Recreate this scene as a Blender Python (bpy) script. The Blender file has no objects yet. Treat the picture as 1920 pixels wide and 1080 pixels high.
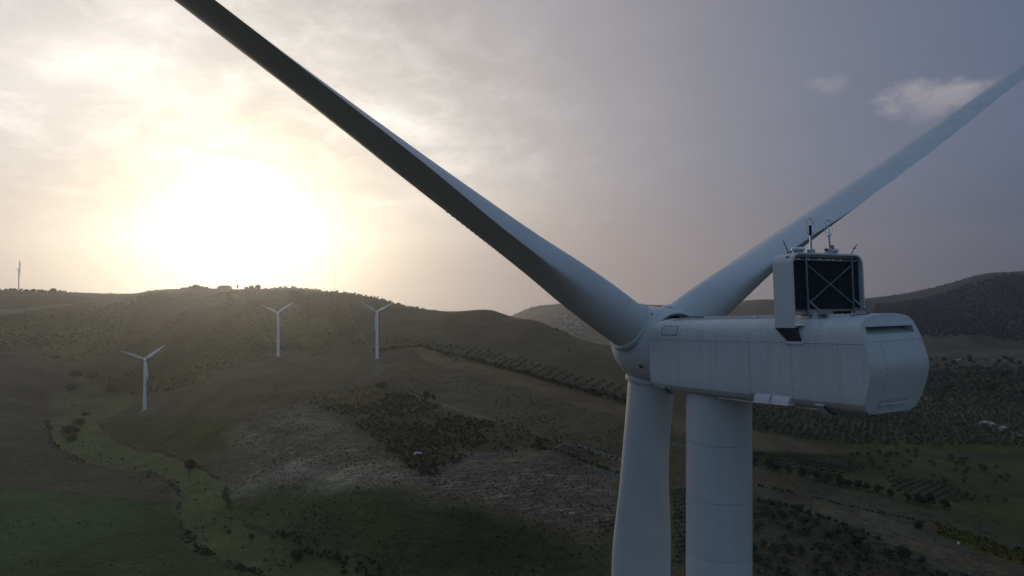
import bpy, math, random
import numpy as np
R = math.radians
rnd = random.Random(7)
rng = np.random.default_rng(11)
S = bpy.context.scene
COL = S.collection
ZC = 82.0                                   # camera height over the foot of the near turbine

# ------------------------------------------------------------------ camera
cam = bpy.data.cameras.new('camera'); cam.lens = 24.0; cam.sensor_width = 36.0
cam.clip_start = 0.2; cam.clip_end = 30000
co = bpy.data.objects.new('camera', cam); COL.objects.link(co)
co.location = (0, 0, ZC); co.rotation_euler = (R(90), 0, 0)
S.camera = co

# ------------------------------------------------------------------ node helper
class X:
    """a socket that can be used in arithmetic; every operation adds a Math node"""
    def __init__(s, nt, sock): s.nt = nt; s.s = sock
    def m(s, op, *a, clamp=False):
        n = s.nt.nodes.new('ShaderNodeMath'); n.operation = op; n.use_clamp = clamp
        for i, v in enumerate((s,) + a):
            if isinstance(v, X): s.nt.links.new(v.s, n.inputs[i])
            else: n.inputs[i].default_value = v
        return X(s.nt, n.outputs[0])
    def __add__(s, o): return s.m('ADD', o)
    def __sub__(s, o): return s.m('SUBTRACT', o)
    def __mul__(s, o): return s.m('MULTIPLY', o)
    def __truediv__(s, o): return s.m('DIVIDE', o)
    def sm(s, a, b):                        # smoothstep a..b
        n = s.nt.nodes.new('ShaderNodeMapRange'); n.interpolation_type = 'SMOOTHSTEP'
        s.nt.links.new(s.s, n.inputs[0]); n.inputs[1].default_value = a; n.inputs[2].default_value = b
        return X(s.nt, n.outputs[0])
def ramp(nt, fac, stops, interp='LINEAR'):
    n = nt.nodes.new('ShaderNodeValToRGB'); cr = n.color_ramp; cr.interpolation = interp
    while len(cr.elements) < len(stops): cr.elements.new(0.5)
    for e, (p, c) in zip(cr.elements, stops): e.position = p; e.color = (*c, 1)
    nt.links.new(fac.s, n.inputs[0]); return n.outputs[0]
def mix(nt, f, a, b, blend='MIX'):
    n = nt.nodes.new('ShaderNodeMix'); n.data_type = 'RGBA'; n.blend_type = blend; n.clamp_result = False
    for k, v in ((0, f), (6, a), (7, b)):
        if isinstance(v, X): nt.links.new(v.s, n.inputs[k])
        elif isinstance(v, bpy.types.NodeSocket): nt.links.new(v, n.inputs[k])
        elif k == 0: n.inputs[0].default_value = v
        else: n.inputs[k].default_value = (*v, 1)
    return n.outputs[2]
def noise(nt, vec, scale, detail=4, rough=.55, lac=2.0, dist=0.0):
    n = nt.nodes.new('ShaderNodeTexNoise'); n.inputs['Scale'].default_value = scale
    n.inputs['Detail'].default_value = detail; n.inputs['Roughness'].default_value = rough
    n.inputs['Lacunarity'].default_value = lac; n.inputs['Distortion'].default_value = dist
    if vec is not None: nt.links.new(vec, n.inputs['Vector'])
    return X(nt, n.outputs['Fac'])
def combine(nt, x, y, z):
    n = nt.nodes.new('ShaderNodeCombineXYZ')
    for i, v in enumerate((x, y, z)):
        if isinstance(v, X): nt.links.new(v.s, n.inputs[i])
        else: n.inputs[i].default_value = v
    return n.outputs[0]

# ------------------------------------------------------------------ sky
SUN_AZ, SUN_EL = R(-21.6), R(6.3)
SD = (math.sin(SUN_AZ) * math.cos(SUN_EL), math.cos(SUN_AZ) * math.cos(SUN_EL), math.sin(SUN_EL))
W = bpy.data.worlds.new('World'); S.world = W; W.use_nodes = True
nt = W.node_tree; nt.nodes.clear()
out = nt.nodes.new('ShaderNodeOutputWorld'); bg = nt.nodes.new('ShaderNodeBackground')
nt.links.new(bg.outputs[0], out.inputs[0])
tc = nt.nodes.new('ShaderNodeTexCoord'); sep = nt.nodes.new('ShaderNodeSeparateXYZ')
nt.links.new(tc.outputs['Generated'], sep.inputs[0])
dx, dy, dz = (X(nt, sep.outputs[i]) for i in range(3))
ang = (dx * SD[0] + dy * SD[1] + dz * SD[2]).m('MINIMUM', 1.0).m('MAXIMUM', -1.0).m('ARCCOSINE') * (180 / math.pi)
el = dz.m('ARCSINE') * (180 / math.pi)
az = dx.m('ARCTAN2', dy) * (180 / math.pi)
# cloud layer seen in perspective
inv = dz.m('MAXIMUM', 0.0) + 0.26
pv = combine(nt, dx / inv, dy / inv, 0.0)
c1 = noise(nt, pv, 2.0, 7, .56, 2.1, .25)
c2 = noise(nt, pv, 6.0, 6, .62, 2.1, .35)
oval = ((el - math.degrees(SUN_EL)).m('ABSOLUTE') / (ang + 1.0)) * ang.sm(34, 12) * .42 + 1.0   # the glow is wider than tall behind the cloud bank
angw = (ang * oval + (c1 - .5) * 6.0) / 180.0
st = lambda *a: [(d / 180, c) for d, c in a]
low = ramp(nt, angw, st((0, (1.20, 1.04, .74)), (5, (.86, .71, .48)), (8.5, (.69, .555, .39)), (13, (.58, .468, .35)), (17, (.51, .415, .335)), (23, (.42, .345, .305)),
                        (37, (.282, .246, .252)), (48, (.178, .170, .198)), (58, (.108, .114, .148)), (90, (.066, .080, .104)), (180, (.064, .084, .110))))
high = ramp(nt, angw, st((0, (1.30, 1.17, .90)), (6, (.90, .80, .62)), (9.5, (.80, .72, .59)), (13, (.82, .76, .67)), (18, (.82, .77, .71)), (23, (.60, .555, .535)), (30, (.385, .362, .382)), (37, (.272, .270, .308)),
                         (46, (.188, .203, .265)), (60, (.110, .142, .230)), (90, (.105, .175, .31)), (180, (.11, .21, .39))))
sky_c = mix(nt, el.sm(1.0, 11.0), low, high)
sky_c = mix(nt, el.sm(20, 60) * ang.sm(25, 55), sky_c, (.148, .228, .37))
# clear air of the physical sky takes over away from the cloud bank
ns = nt.nodes.new('ShaderNodeTexSky'); ns.sky_type = 'NISHITA'; ns.sun_disc = False
ns.sun_elevation = SUN_EL; ns.sun_rotation = SUN_AZ; ns.air_density = 1.2; ns.dust_density = 2.0; ns.altitude = 300
nish = mix(nt, 1.0, ns.outputs[0], (.10, .10, .10), 'MULTIPLY')
sky_c = mix(nt, ang.sm(55, 130) * .30, sky_c, nish)
# soft broken clouds
near = ang.sm(36, 14)
cl = (c1.sm(.44, .70) * .65 + c2.sm(.42, .68) * .35)
bright = (cl - .34) * (near * .46 + .07) * el.sm(1.5, 11) + az.sm(-18, -38) * el.sm(7, 16) * .28 + 1.0
cm = nt.nodes.new('ShaderNodeVectorMath'); cm.operation = 'SCALE'
nt.links.new(sky_c, cm.inputs[0]); nt.links.new(bright.s, cm.inputs['Scale'])
sky_c = cm.outputs[0]
av = combine(nt, az * .42, el * .55, 3.1)
n3 = noise(nt, av, 1.0, 7, .60, 2.2, .2)
n4 = noise(nt, combine(nt, az * .10, el * .34, 9.0), 1.3, 6, .6, 2.2, .4)
def blob(a0, e0, wa, we, lo, hi, n):
    q = ((az - a0) / wa).m('POWER', 2.0) + ((el - e0) / we).m('POWER', 2.0)
    return (q * -1.0 + 1.0).m('MAXIMUM', 0.0).m('MULTIPLY', 1.0) .m('SQRT') * .55 + n - 0.5 if False else ((q * -.5 + .55) + (n - .5) * 1.15).sm(lo, hi)
cum = blob(31.6, 13.2, 4.6, 2.1, .15, .62, n3) * el.sm(10.4, 14.2) * 1.0
cum2 = blob(25.0, 15.2, 2.1, .9, .22, .80, n3) * .5
stk = blob(7.0, 14.8, 7.5, 2.2, .30, .95, n4) * .55
stk2 = blob(5.0, 5.9, 9.0, .8, .35, 1.0, n4) * .6
sky_c = mix(nt, cum.m('MAXIMUM', cum2) * .8, sky_c, (.40, .37, .385))
sky_c = mix(nt, stk * .55, sky_c, (.46, .45, .48))
sky_c = mix(nt, stk2 * .5, sky_c, (.62, .54, .49))
nt.links.new(sky_c, bg.inputs[0]); bg.inputs[1].default_value = 1.0

sun = bpy.data.lights.new('sun', 'SUN'); sun.energy = .92; sun.angle = R(12); sun.color = (1, .85, .62)
so = bpy.data.objects.new('sun', sun); COL.objects.link(so)
so.rotation_euler = (R(90) - SUN_EL, 0, math.pi - SUN_AZ); so.location = (-200, 400, 300)

vs = S.view_settings; vs.view_transform = 'Standard'; vs.look = 'None'; vs.exposure = 0; vs.gamma = 1; vs.use_curve_mapping = False
S.render.engine = 'CYCLES'; S.cycles.use_denoising = True
S.cycles.max_bounces = 6; S.cycles.diffuse_bounces = 3; S.cycles.volume_bounces = 1
S.cycles.caustics_reflective = False; S.cycles.caustics_refractive = False

# ------------------------------------------------------------------ materials
MATS = {}
def base_mat(name, rough=.6, spec=.3):
    m = bpy.data.materials.new(name); m.use_nodes = True
    b = m.node_tree.nodes['Principled BSDF']; b.inputs['Roughness'].default_value = rough
    b.inputs['Specular IOR Level'].default_value = spec
    MATS[name] = m; return m, m.node_tree, b
def objco(nt):
    t = nt.nodes.new('ShaderNodeTexCoord'); return t.outputs['Object']
def paint(name, c, rough=.45, dirt=.12, streak=True, spec=.4):
    m, nt, b = base_mat(name, rough, spec)
    v = objco(nt)
    n1 = noise(nt, v, .7, 6, .62)
    mp = nt.nodes.new('ShaderNodeMapping'); mp.inputs['Scale'].default_value = (3, 3, .25); nt.links.new(v, mp.inputs[0])
    n2 = noise(nt, mp.outputs[0], 1.6, 5, .65)
    f = (n1.sm(.42, .72) * .5 + n2.sm(.42, .68) * (.6 if streak else .1)) * dirt
    d = tuple(x * y for x, y in zip(c, (.62, .58, .52)))
    oi = X(nt, nt.nodes.new('ShaderNodeObjectInfo').outputs['Random']) * .10 + .93
    vm = nt.nodes.new('ShaderNodeVectorMath'); vm.operation = 'SCALE'; nt.links.new(mix(nt, f, c, d), vm.inputs[0]); nt.links.new(oi.s, vm.inputs['Scale'])
    nt.links.new(vm.outputs[0], b.inputs['Base Color'])
    r = noise(nt, v, 4, 4) * .2 + (rough - .1); nt.links.new(r.s, b.inputs['Roughness'])
    return m
def plain(name, c, rough=.6, metal=0.0, var=.25, scale=3.0):
    m, nt, b = base_mat(name, rough)
    n = noise(nt, objco(nt), scale, 4)
    nt.links.new(mix(nt, n.sm(.3, .7), tuple(x * (1 - var) for x in c), tuple(x * (1 + var) for x in c)), b.inputs['Base Color'])
    b.inputs['Metallic'].default_value = metal; return m
def leafm(name, c, var=.55):
    m, nt, b = base_mat(name, .75, .15)
    g = nt.nodes.new('ShaderNodeNewGeometry'); o = nt.nodes.new('ShaderNodeObjectInfo')
    r1 = X(nt, g.outputs['Random Per Island']); r2 = X(nt, o.outputs['Random'])
    f = (r1 * .55 + r2 * .45)
    nt.links.new(mix(nt, f, tuple(x * (1 - var) for x in c), (c[0] * (1 + var * 1.1), c[1] * (1 + var), c[2] * (1 + var * .8))), b.inputs['Base Color'])
    return m
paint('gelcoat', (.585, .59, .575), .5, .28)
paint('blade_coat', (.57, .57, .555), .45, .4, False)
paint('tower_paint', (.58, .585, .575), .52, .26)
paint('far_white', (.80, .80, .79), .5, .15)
plain('seam_dark', (.10, .11, .12), .7)
plain('bolt_grey', (.20, .21, .22), .5, .6)
plain('steel', (.22, .25, .28), .45, .7, .15)
plain('galv', (.42, .46, .50), .5, .5, .15)
plain('fin_black', (.065, .070, .076), .55, .2, .3, 30)
plain('black_plastic', (.012, .012, .014), .5)
plain('rail_white', (.75, .72, .66), .5)
plain('orange_paint', (.55, .20, .05), .5)
plain('walk_tread', (.62, .60, .55), .8, 0, .12, 9)
plain('lens', (.75, .80, .85), .12)
plain('bark', (.055, .042, .030), .9, 0, .4, 4)
leafm('olive_leaf', (.078, .092, .062))
leafm('dark_leaf', (.044, .052, .028))
leafm('far_haze_leaf', (.040, .046, .054), .12)  # mountain foliage with the blue-grey of distant haze mixed into its colour
leafm('tuft_leaf', (.082, .074, .042))
leafm('stone_chip', (.34, .32, .29), .35)
leafm('scrub_leaf', (.056, .054, .028))
leafm('gold_leaf', (.105, .092, .028))
leafm('red_leaf', (.062, .048, .030))
leafm('reed_leaf', (.090, .088, .045))
plain('plaster', (.42, .38, .33), .9)
plain('roof_tile', (.22, .13, .09), .9)
plain('white_wall', (.70, .68, .64), .8)
plain('glass_dark', (.03, .035, .04), .15)
plain('net_green', (.015, .12, .085), .8, 0, .4, .6)
plain('net_red', (.20, .055, .035), .8, 0, .4, .6)
plain('tyre', (.02, .02, .02), .9)
plain('car_white', (.75, .75, .76), .3)
plain('limestone', (.52, .50, .46), .9)

# ------------------------------------------------------------------ mesh helpers
class MB:
    def __init__(s): s.v = []; s.f = []; s.n = 0
    def add(s, v, f):
        v = np.asarray(v, float).reshape(-1, 3); s.v.append(v); s.f += [tuple(int(i) + s.n for i in q) for q in f]; s.n += len(v); return s
    def hexa(s, p):                          # eight corners: bottom 4 then top 4
        return s.add(p, [(3, 2, 1, 0), (4, 5, 6, 7), (0, 1, 5, 4), (1, 2, 6, 5), (2, 3, 7, 6), (3, 0, 4, 7)])
    def box(s, c, d, fr=None):
        c = np.array(c, float); d = np.array(d, float) / 2
        p = [c + d * k for k in ((-1, -1, -1), (1, -1, -1), (1, 1, -1), (-1, 1, -1), (-1, -1, 1), (1, -1, 1), (1, 1, 1), (-1, 1, 1))]
        return s.hexa([fr(*q) for q in p] if fr else p)
    def tube(s, a, b, r0, r1=None, n=8, cap=True):
        a = np.array(a, float); b = np.array(b, float); r1 = r0 if r1 is None else r1
        d = b - a; L = np.linalg.norm(d); d = d / max(L, 1e-9)
        e = np.cross(d, (0, 0, 1.) if abs(d[2]) < .9 else (1., 0, 0)); e /= np.linalg.norm(e); g = np.cross(d, e)
        t = np.arange(n) * 2 * np.pi / n; ring = np.cos(t)[:, None] * e + np.sin(t)[:, None] * g
        f = [(i, (i + 1) % n, n + (i + 1) % n, n + i) for i in range(n)]
        if cap: f += [tuple(range(n - 1, -1, -1)), tuple(range(n, 2 * n))]
        return s.add(np.r_[a + ring * r0, b + ring * r1], f)
    def path(s, pts, r, n=6):
        for a, b in zip(pts[:-1], pts[1:]): s.tube(a, b, r, r, n)
        return s
    def lathe(s, o, ax, prof, n=32):         # prof: (distance along axis, radius)
        o = np.array(o, float); ax = np.array(ax, float); ax /= np.linalg.norm(ax)
        e = np.cross(ax, (0, 0, 1.) if abs(ax[2]) < .9 else (1., 0, 0)); e /= np.linalg.norm(e); g = np.cross(ax, e)
        t = np.arange(n) * 2 * np.pi / n; ring = np.cos(t)[:, None] * e + np.sin(t)[:, None] * g
        v = np.concatenate([o + ax * h + ring * r for h, r in prof])
        k = len(prof); f = [(i * n + j, i * n + (j + 1) % n, (i + 1) * n + (j + 1) % n, (i + 1) * n + j) for i in range(k - 1) for j in range(n)]
        f += [tuple(range(n - 1, -1, -1)), tuple(range((k - 1) * n, k * n))]
        return s.add(v, f)
    def torus(s, c, ax, Rm, r, n=28, m=6, sq=(1, 1)):
        c = np.array(c, float); ax = np.array(ax, float); ax /= np.linalg.norm(ax)
        e = np.cross(ax, (0, 0, 1.)); e = e / np.linalg.norm(e) if np.linalg.norm(e) > .1 else np.array((1., 0, 0)); g = np.cross(e, ax)
        v = []
        for i in range(n):
            t = i * 2 * math.pi / n; q = math.cos(t) * e * sq[0] + math.sin(t) * g * sq[1]
            for j in range(m):
                p = j * 2 * math.pi / m; v.append(c + q * Rm + (q * math.cos(p) + ax * math.sin(p)) * r)
        return s.add(v, [(i * m + j, i * m + (j + 1) % m, ((i + 1) % n) * m + (j + 1) % m, ((i + 1) % n) * m + j) for i in range(n) for j in range(m)])
    def mesh(s, name, smooth=None):
        me = bpy.data.meshes.new(name); me.from_pydata(np.concatenate(s.v).tolist() if s.v else [], [], s.f); me.validate(); me.update()
        if smooth is not None:
            me.polygons.foreach_set('use_smooth', [True] * len(me.polygons)); me.set_sharp_from_angle(angle=R(smooth))
        return me
    def build(s, name, mat, parent=None, smooth=None, fix=True):
        me = s.mesh(name, smooth)
        if fix:
            import bmesh
            bm = bmesh.new(); bm.from_mesh(me); bmesh.ops.recalc_face_normals(bm, faces=bm.faces); bm.to_mesh(me); bm.free()
            if smooth is not None: me.set_sharp_from_angle(angle=R(smooth))
        return link(name, me, mat, parent)
def link(name, me, mat, parent=None):
    if not me.materials: me.materials.append(MATS[mat])
    o = bpy.data.objects.new(name, me); COL.objects.link(o); o.parent = parent; return o
def thing(name, loc, label, cat, group=None):
    o = bpy.data.objects.new(name, None); COL.objects.link(o); o.location = loc; o.empty_display_size = .5
    return tag(o, label, cat, group)
def tag(o, label=None, cat=None, group=None, kind=None):
    if label: o['label'] = label
    if cat: o['category'] = cat
    if group: o['group'] = group
    if kind: o['kind'] = kind
    return o

# ------------------------------------------------------------------ terrain (heights relative to the camera)
def vnoise(x, y, seed=0):
    xi = np.floor(x); yi = np.floor(y); fx = x - xi; fy = y - yi
    fx = fx * fx * fx * (fx * (fx * 6 - 15) + 10); fy = fy * fy * fy * (fy * (fy * 6 - 15) + 10)
    def h(a, b):
        t = np.sin(a * 127.1 + b * 311.7 + seed * 74.7) * 43758.5453; return t - np.floor(t)
    return ((h(xi, yi) * (1 - fx) + h(xi + 1, yi) * fx) * (1 - fy) + (h(xi, yi + 1) * (1 - fx) + h(xi + 1, yi + 1) * fx) * fy) * 2 - 1
def fbm(x, y, wl, oct=4, seed=0, gain=.5):
    a = 1.0; s = 0
    for k in range(oct):
        s = s + a * vnoise(x / wl + 17.3 * k, y / wl - 9.1 * k, seed + k); wl /= 2.03; a *= gain
    return s
CTRL = {   # column: (line in the picture, distance ahead)
 -350: [(1080,332),(900,498),(750,731),(650,1047),(550,1400),(575,1900),(640,3500)],
 0: [(1080,340),(920,492),(800,689),(715,863),(660,1013),(600,1240),(575,1350),(549,1450),(570,1900),(640,3500)],
 130: [(1080,344),(900,526),(790,727),(740,864),(700,944),(650,1105),(600,1280),(560,1410),(551,1470),(572,1900),(640,3500)],
 272: [(1080,339),(960,445),(870,566),(820,649),(765,745),(740,819),(700,896),(650,1024),(600,1173),(555,1290),(547.5,1400),(575,1800),(640,3500)],
 430: [(1080,332),(1000,403),(950,440),(900,476),(800,581),(720,711),(660,874),(610,951),(560,1120),(541,1300),(570,1700),(640,3500)],
 560: [(1080,327),(1000,370),(900,441),(800,542),(720,690),(675,863),(640,930),(600,1000),(560,1080),(541,1150),(575,1500),(640,3500)],
 640: [(800,530),(720,680),(675,840),(640,925),(600,1010),(570,1070),(551,1140),(580,1500)],
 707: [(1080,310),(1000,348),(900,412),(860,448),(800,517),(740,621),(720,661),(674,802),(650,890),(620,960),(590,1040),(566,1110),(590,1450),(640,3500)],
 800: [(640,860),(610,950),(583,1100),(620,1450)],
 850: [(1080,303),(1000,339),(900,398),(855,431),(820,475),(760,570),(700,704),(670,797),(640,870),(610,951),(585,1100),(620,1450),(640,3500)],
 925: [(640,855),(600,990),(582,1090),(630,1400)],
 1000: [(1080,289),(960,350),(860,412),(840,435),(780,512),(730,606),(700,672),(670,758),(640,845),(600,960),(650,1250),(632,2500),(577,3600),(600,4600)],
 1150: [(1080,280),(960,341),(890,388),(850,425),(800,482),(760,547),(740,589),(700,688),(650,835),(690,1200),(632,2500),(568,3600),(600,4600)],
 1350: [(1080,280),(900,377),(800,497),(740,627),(690,810),(660,1164),(620,2300),(566,3100),(600,4500)],
 1440: [(1080,284),(900,390),(800,540),(700,900),(630,1600),(600,2100),(563,2700),(600,4500)],
 1550: [(1080,289),(1000,328),(900,409),(830,516),(790,604),(760,687),(700,960),(650,1303),(610,1737),(566,2600),(600,4500)],
 1690: [(700,1020),(620,1700),(580,2250),(563,2500),(600,4500)],
 1750: [(1080,296),(1000,348),(900,441),(840,546),(800,640),(750,811),(700,1056),(660,1333),(620,1680),(585,2000),(551,2400),(600,4500)],
 1800: [(600,1850),(560,2200),(533,2400),(600,4500)],
 1850: [(600,1800),(550,2150),(518,2350),(580,4500)],
 1920: [(1080,303),(950,406),(850,549),(780,725),(720,960),(680,1188),(640,1472),(600,1707),(560,2048),(515,2350),(580,4500)],
 2250: [(1080,308),(800,665),(700,1040),(600,1920),(500,2500),(580,4500)],
}
pts = []
for px, L in CTRL.items():
    for py, Z in L: pts.append(((px - 960) / 1280 * Z, Z, (540 - py) / 1280 * Z))
for a in np.linspace(-60, 60, 9):
    for r_, z_ in ((12, -82), (45, -84), (110, -98), (190, -112)):
        pts.append((r_ * math.sin(R(a)), r_ * math.cos(R(a)), z_))
    pts.append((6500 * math.sin(R(a)), 6500 * math.cos(R(a)), -300))
pts = np.array(pts)
def q_of(x, y):
    r = np.hypot(x, y); return np.stack([np.arctan2(x, y) * 5.0, np.log(np.maximum(r, 1)) * 2.4], -1)
PQ = q_of(pts[:, 0], pts[:, 1])
def kern(d2): return -np.sqrt(d2 + .12 ** 2)
A = kern(((PQ[:, None] - PQ[None]) ** 2).sum(-1)); nP = len(pts)
A[np.arange(nP), np.arange(nP)] -= .004
B = np.c_[np.ones(nP), PQ]
M = np.block([[A, B], [B.T, np.zeros((3, 3))]])
sol = np.linalg.solve(M, np.r_[pts[:, 2], 0, 0, 0])
def rbf(x, y):
    q = q_of(x, y); o = np.empty(len(q))
    for i in range(0, len(q), 20000):
        b = q[i:i + 20000]
        o[i:i + 20000] = kern(((b[:, None] - PQ[None]) ** 2).sum(-1)) @ sol[:nP] + sol[nP] + b @ sol[nP + 1:]
    return o
PH = np.concatenate([np.linspace(-math.pi, -.86, 50)[:-1], np.linspace(-.86, .86, 820), np.linspace(.86, math.pi, 50)[1:]])
LR = np.log(np.concatenate([np.geomspace(6, 190, 26)[:-1], np.geomspace(190, 1750, 400)[:-1], np.geomspace(1750, 6600, 110)]))
nA, nR = len(PH), len(LR)
GP, GL = np.meshgrid(PH, LR, indexing='ij')
GX = (np.exp(GL) * np.sin(GP)).ravel(); GY = (np.exp(GL) * np.cos(GP)).ravel(); GR = np.exp(GL).ravel()
front = np.abs(GP.ravel()) < 1.25
GZ = np.full(nA * nR, 0.0)
GZ[front] = rbf(GX[front], GY[front])
back_z = np.interp(np.log(GR), np.log([6, 45, 110, 190, 600, 2000, 6600]), [-82, -84, -98, -112, -125, -120, -300])
wgt = np.clip((np.abs(GP.ravel()) - .9) / .35, 0, 1); wgt = wgt * wgt * (3 - 2 * wgt)
GZ = GZ * (1 - wgt) + back_z * wgt
amp = np.clip((GR - 60) / 300, 0, 1)
GZ += amp * (2.0 * fbm(GX, GY, 120, 4, 3) + .35 * fbm(GX, GY, 14, 2, 9)) * np.clip(GR / 900, .5, 1.6)
hill_w = np.clip((GR - 800) / 150, 0, 1) * np.clip((1450 - GR) / 250, 0, 1) * np.clip((-80 - GX) / 120, 0, 1)
GZ += hill_w * (4.5 * fbm(GX, GY, 110, 3, 61) - 3.0 * np.abs(fbm(GX, GY, 65, 2, 71)))
def carve(depth, width, *pz):                                    # gullies and spurs on the hillside
    global GZ
    L = [((p - 960) / 1280 * z, z) for p, z in pz]; d = np.full(GX.shape, 1e9)
    for (x0, y0), (x1, y1) in zip(L[:-1], L[1:]):
        vx, vy = x1 - x0, y1 - y0; t = np.clip(((GX - x0) * vx + (GY - y0) * vy) / (vx * vx + vy * vy), 0, 1); d = np.minimum(d, np.hypot(GX - x0 - t * vx, GY - y0 - t * vy))
    GZ -= depth * np.exp(-(d / width) ** 2)
carve(11, 48, (345, 1260), (300, 1110), (235, 985), (170, 890))
carve(6, 30, (470, 1120), (410, 1010), (330, 930), (255, 860))
carve(-5, 36, (420, 1180), (370, 1060), (300, 960))
carve(6, 34, (90, 1270), (110, 1130), (140, 1000))
carve(-5, 40, (40, 1270), (60, 1130), (100, 1020))
carve(6, 30, (620, 1080), (590, 1000), (560, 930))
GZ = GZ.reshape(nA, nR)
def hgt(x, y):
    """terrain height (relative to the camera) at world x, y"""
    x = np.asarray(x, float); y = np.asarray(y, float)
    p = np.arctan2(x, y); l = np.log(np.clip(np.hypot(x, y), 6.1, 6590))
    i = np.clip(np.searchsorted(PH, p) - 1, 0, nA - 2); j = np.clip(np.searchsorted(LR, l) - 1, 0, nR - 2)
    u = (p - PH[i]) / (PH[i + 1] - PH[i]); v = (l - LR[j]) / (LR[j + 1] - LR[j])
    return (GZ[i, j] * (1 - u) + GZ[i + 1, j] * u) * (1 - v) + (GZ[i, j + 1] * (1 - u) + GZ[i + 1, j + 1] * u) * v
RAYD = np.geomspace(150, 6000, 900)
def at(px, py):
    """ground point (x, y, z world) on the line of sight px, py of the photograph"""
    dx_ = (px - 960) / 1280; dz_ = (540 - py) / 1280
    g = hgt(dx_ * RAYD, RAYD) - dz_ * RAYD
    k = np.argmax(g > 0)
    if g[k] <= 0: k = len(RAYD) - 1
    t = RAYD[k]
    if k > 0: t = RAYD[k - 1] + (RAYD[k] - RAYD[k - 1]) * (-g[k - 1]) / (g[k] - g[k - 1] + 1e-9)
    return np.array((dx_ * t, t, float(hgt(dx_ * t, t)) + ZC))
def ground(px, Z):
    x = (px - 960) / 1280 * Z; return np.array((x, Z, float(hgt(x, Z)) + ZC))
def crest(px, zmin=600, zmax=2900):
    """highest line of sight over the ground in this direction between two distances"""
    d = RAYD[(RAYD > zmin) & (RAYD < zmax)]; x = (px - 960) / 1280
    k = np.argmax(hgt(x * d, d) / d); return ground(px, d[k])
def poly(*p): return np.array([at(*q)[:2] for q in p])
def inside(P, x, y):
    c = np.zeros(x.shape, bool); n = len(P)
    for i in range(n):
        (x0, y0), (x1, y1) = P[i], P[i - 1]
        c ^= ((y0 > y) != (y1 > y)) & (x < (x1 - x0) * (y - y0) / (y1 - y0 + 1e-12) + x0)
    return c
def polydist(L, x, y):
    d = np.full(x.shape, 1e9)
    for (x0, y0), (x1, y1) in zip(L[:-1], L[1:]):
        vx, vy = x1 - x0, y1 - y0; t = np.clip(((x - x0) * vx + (y - y0) * vy) / (vx * vx + vy * vy + 1e-9), 0, 1)
        d = np.minimum(d, np.hypot(x - x0 - t * vx, y - y0 - t * vy))
    return d

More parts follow.
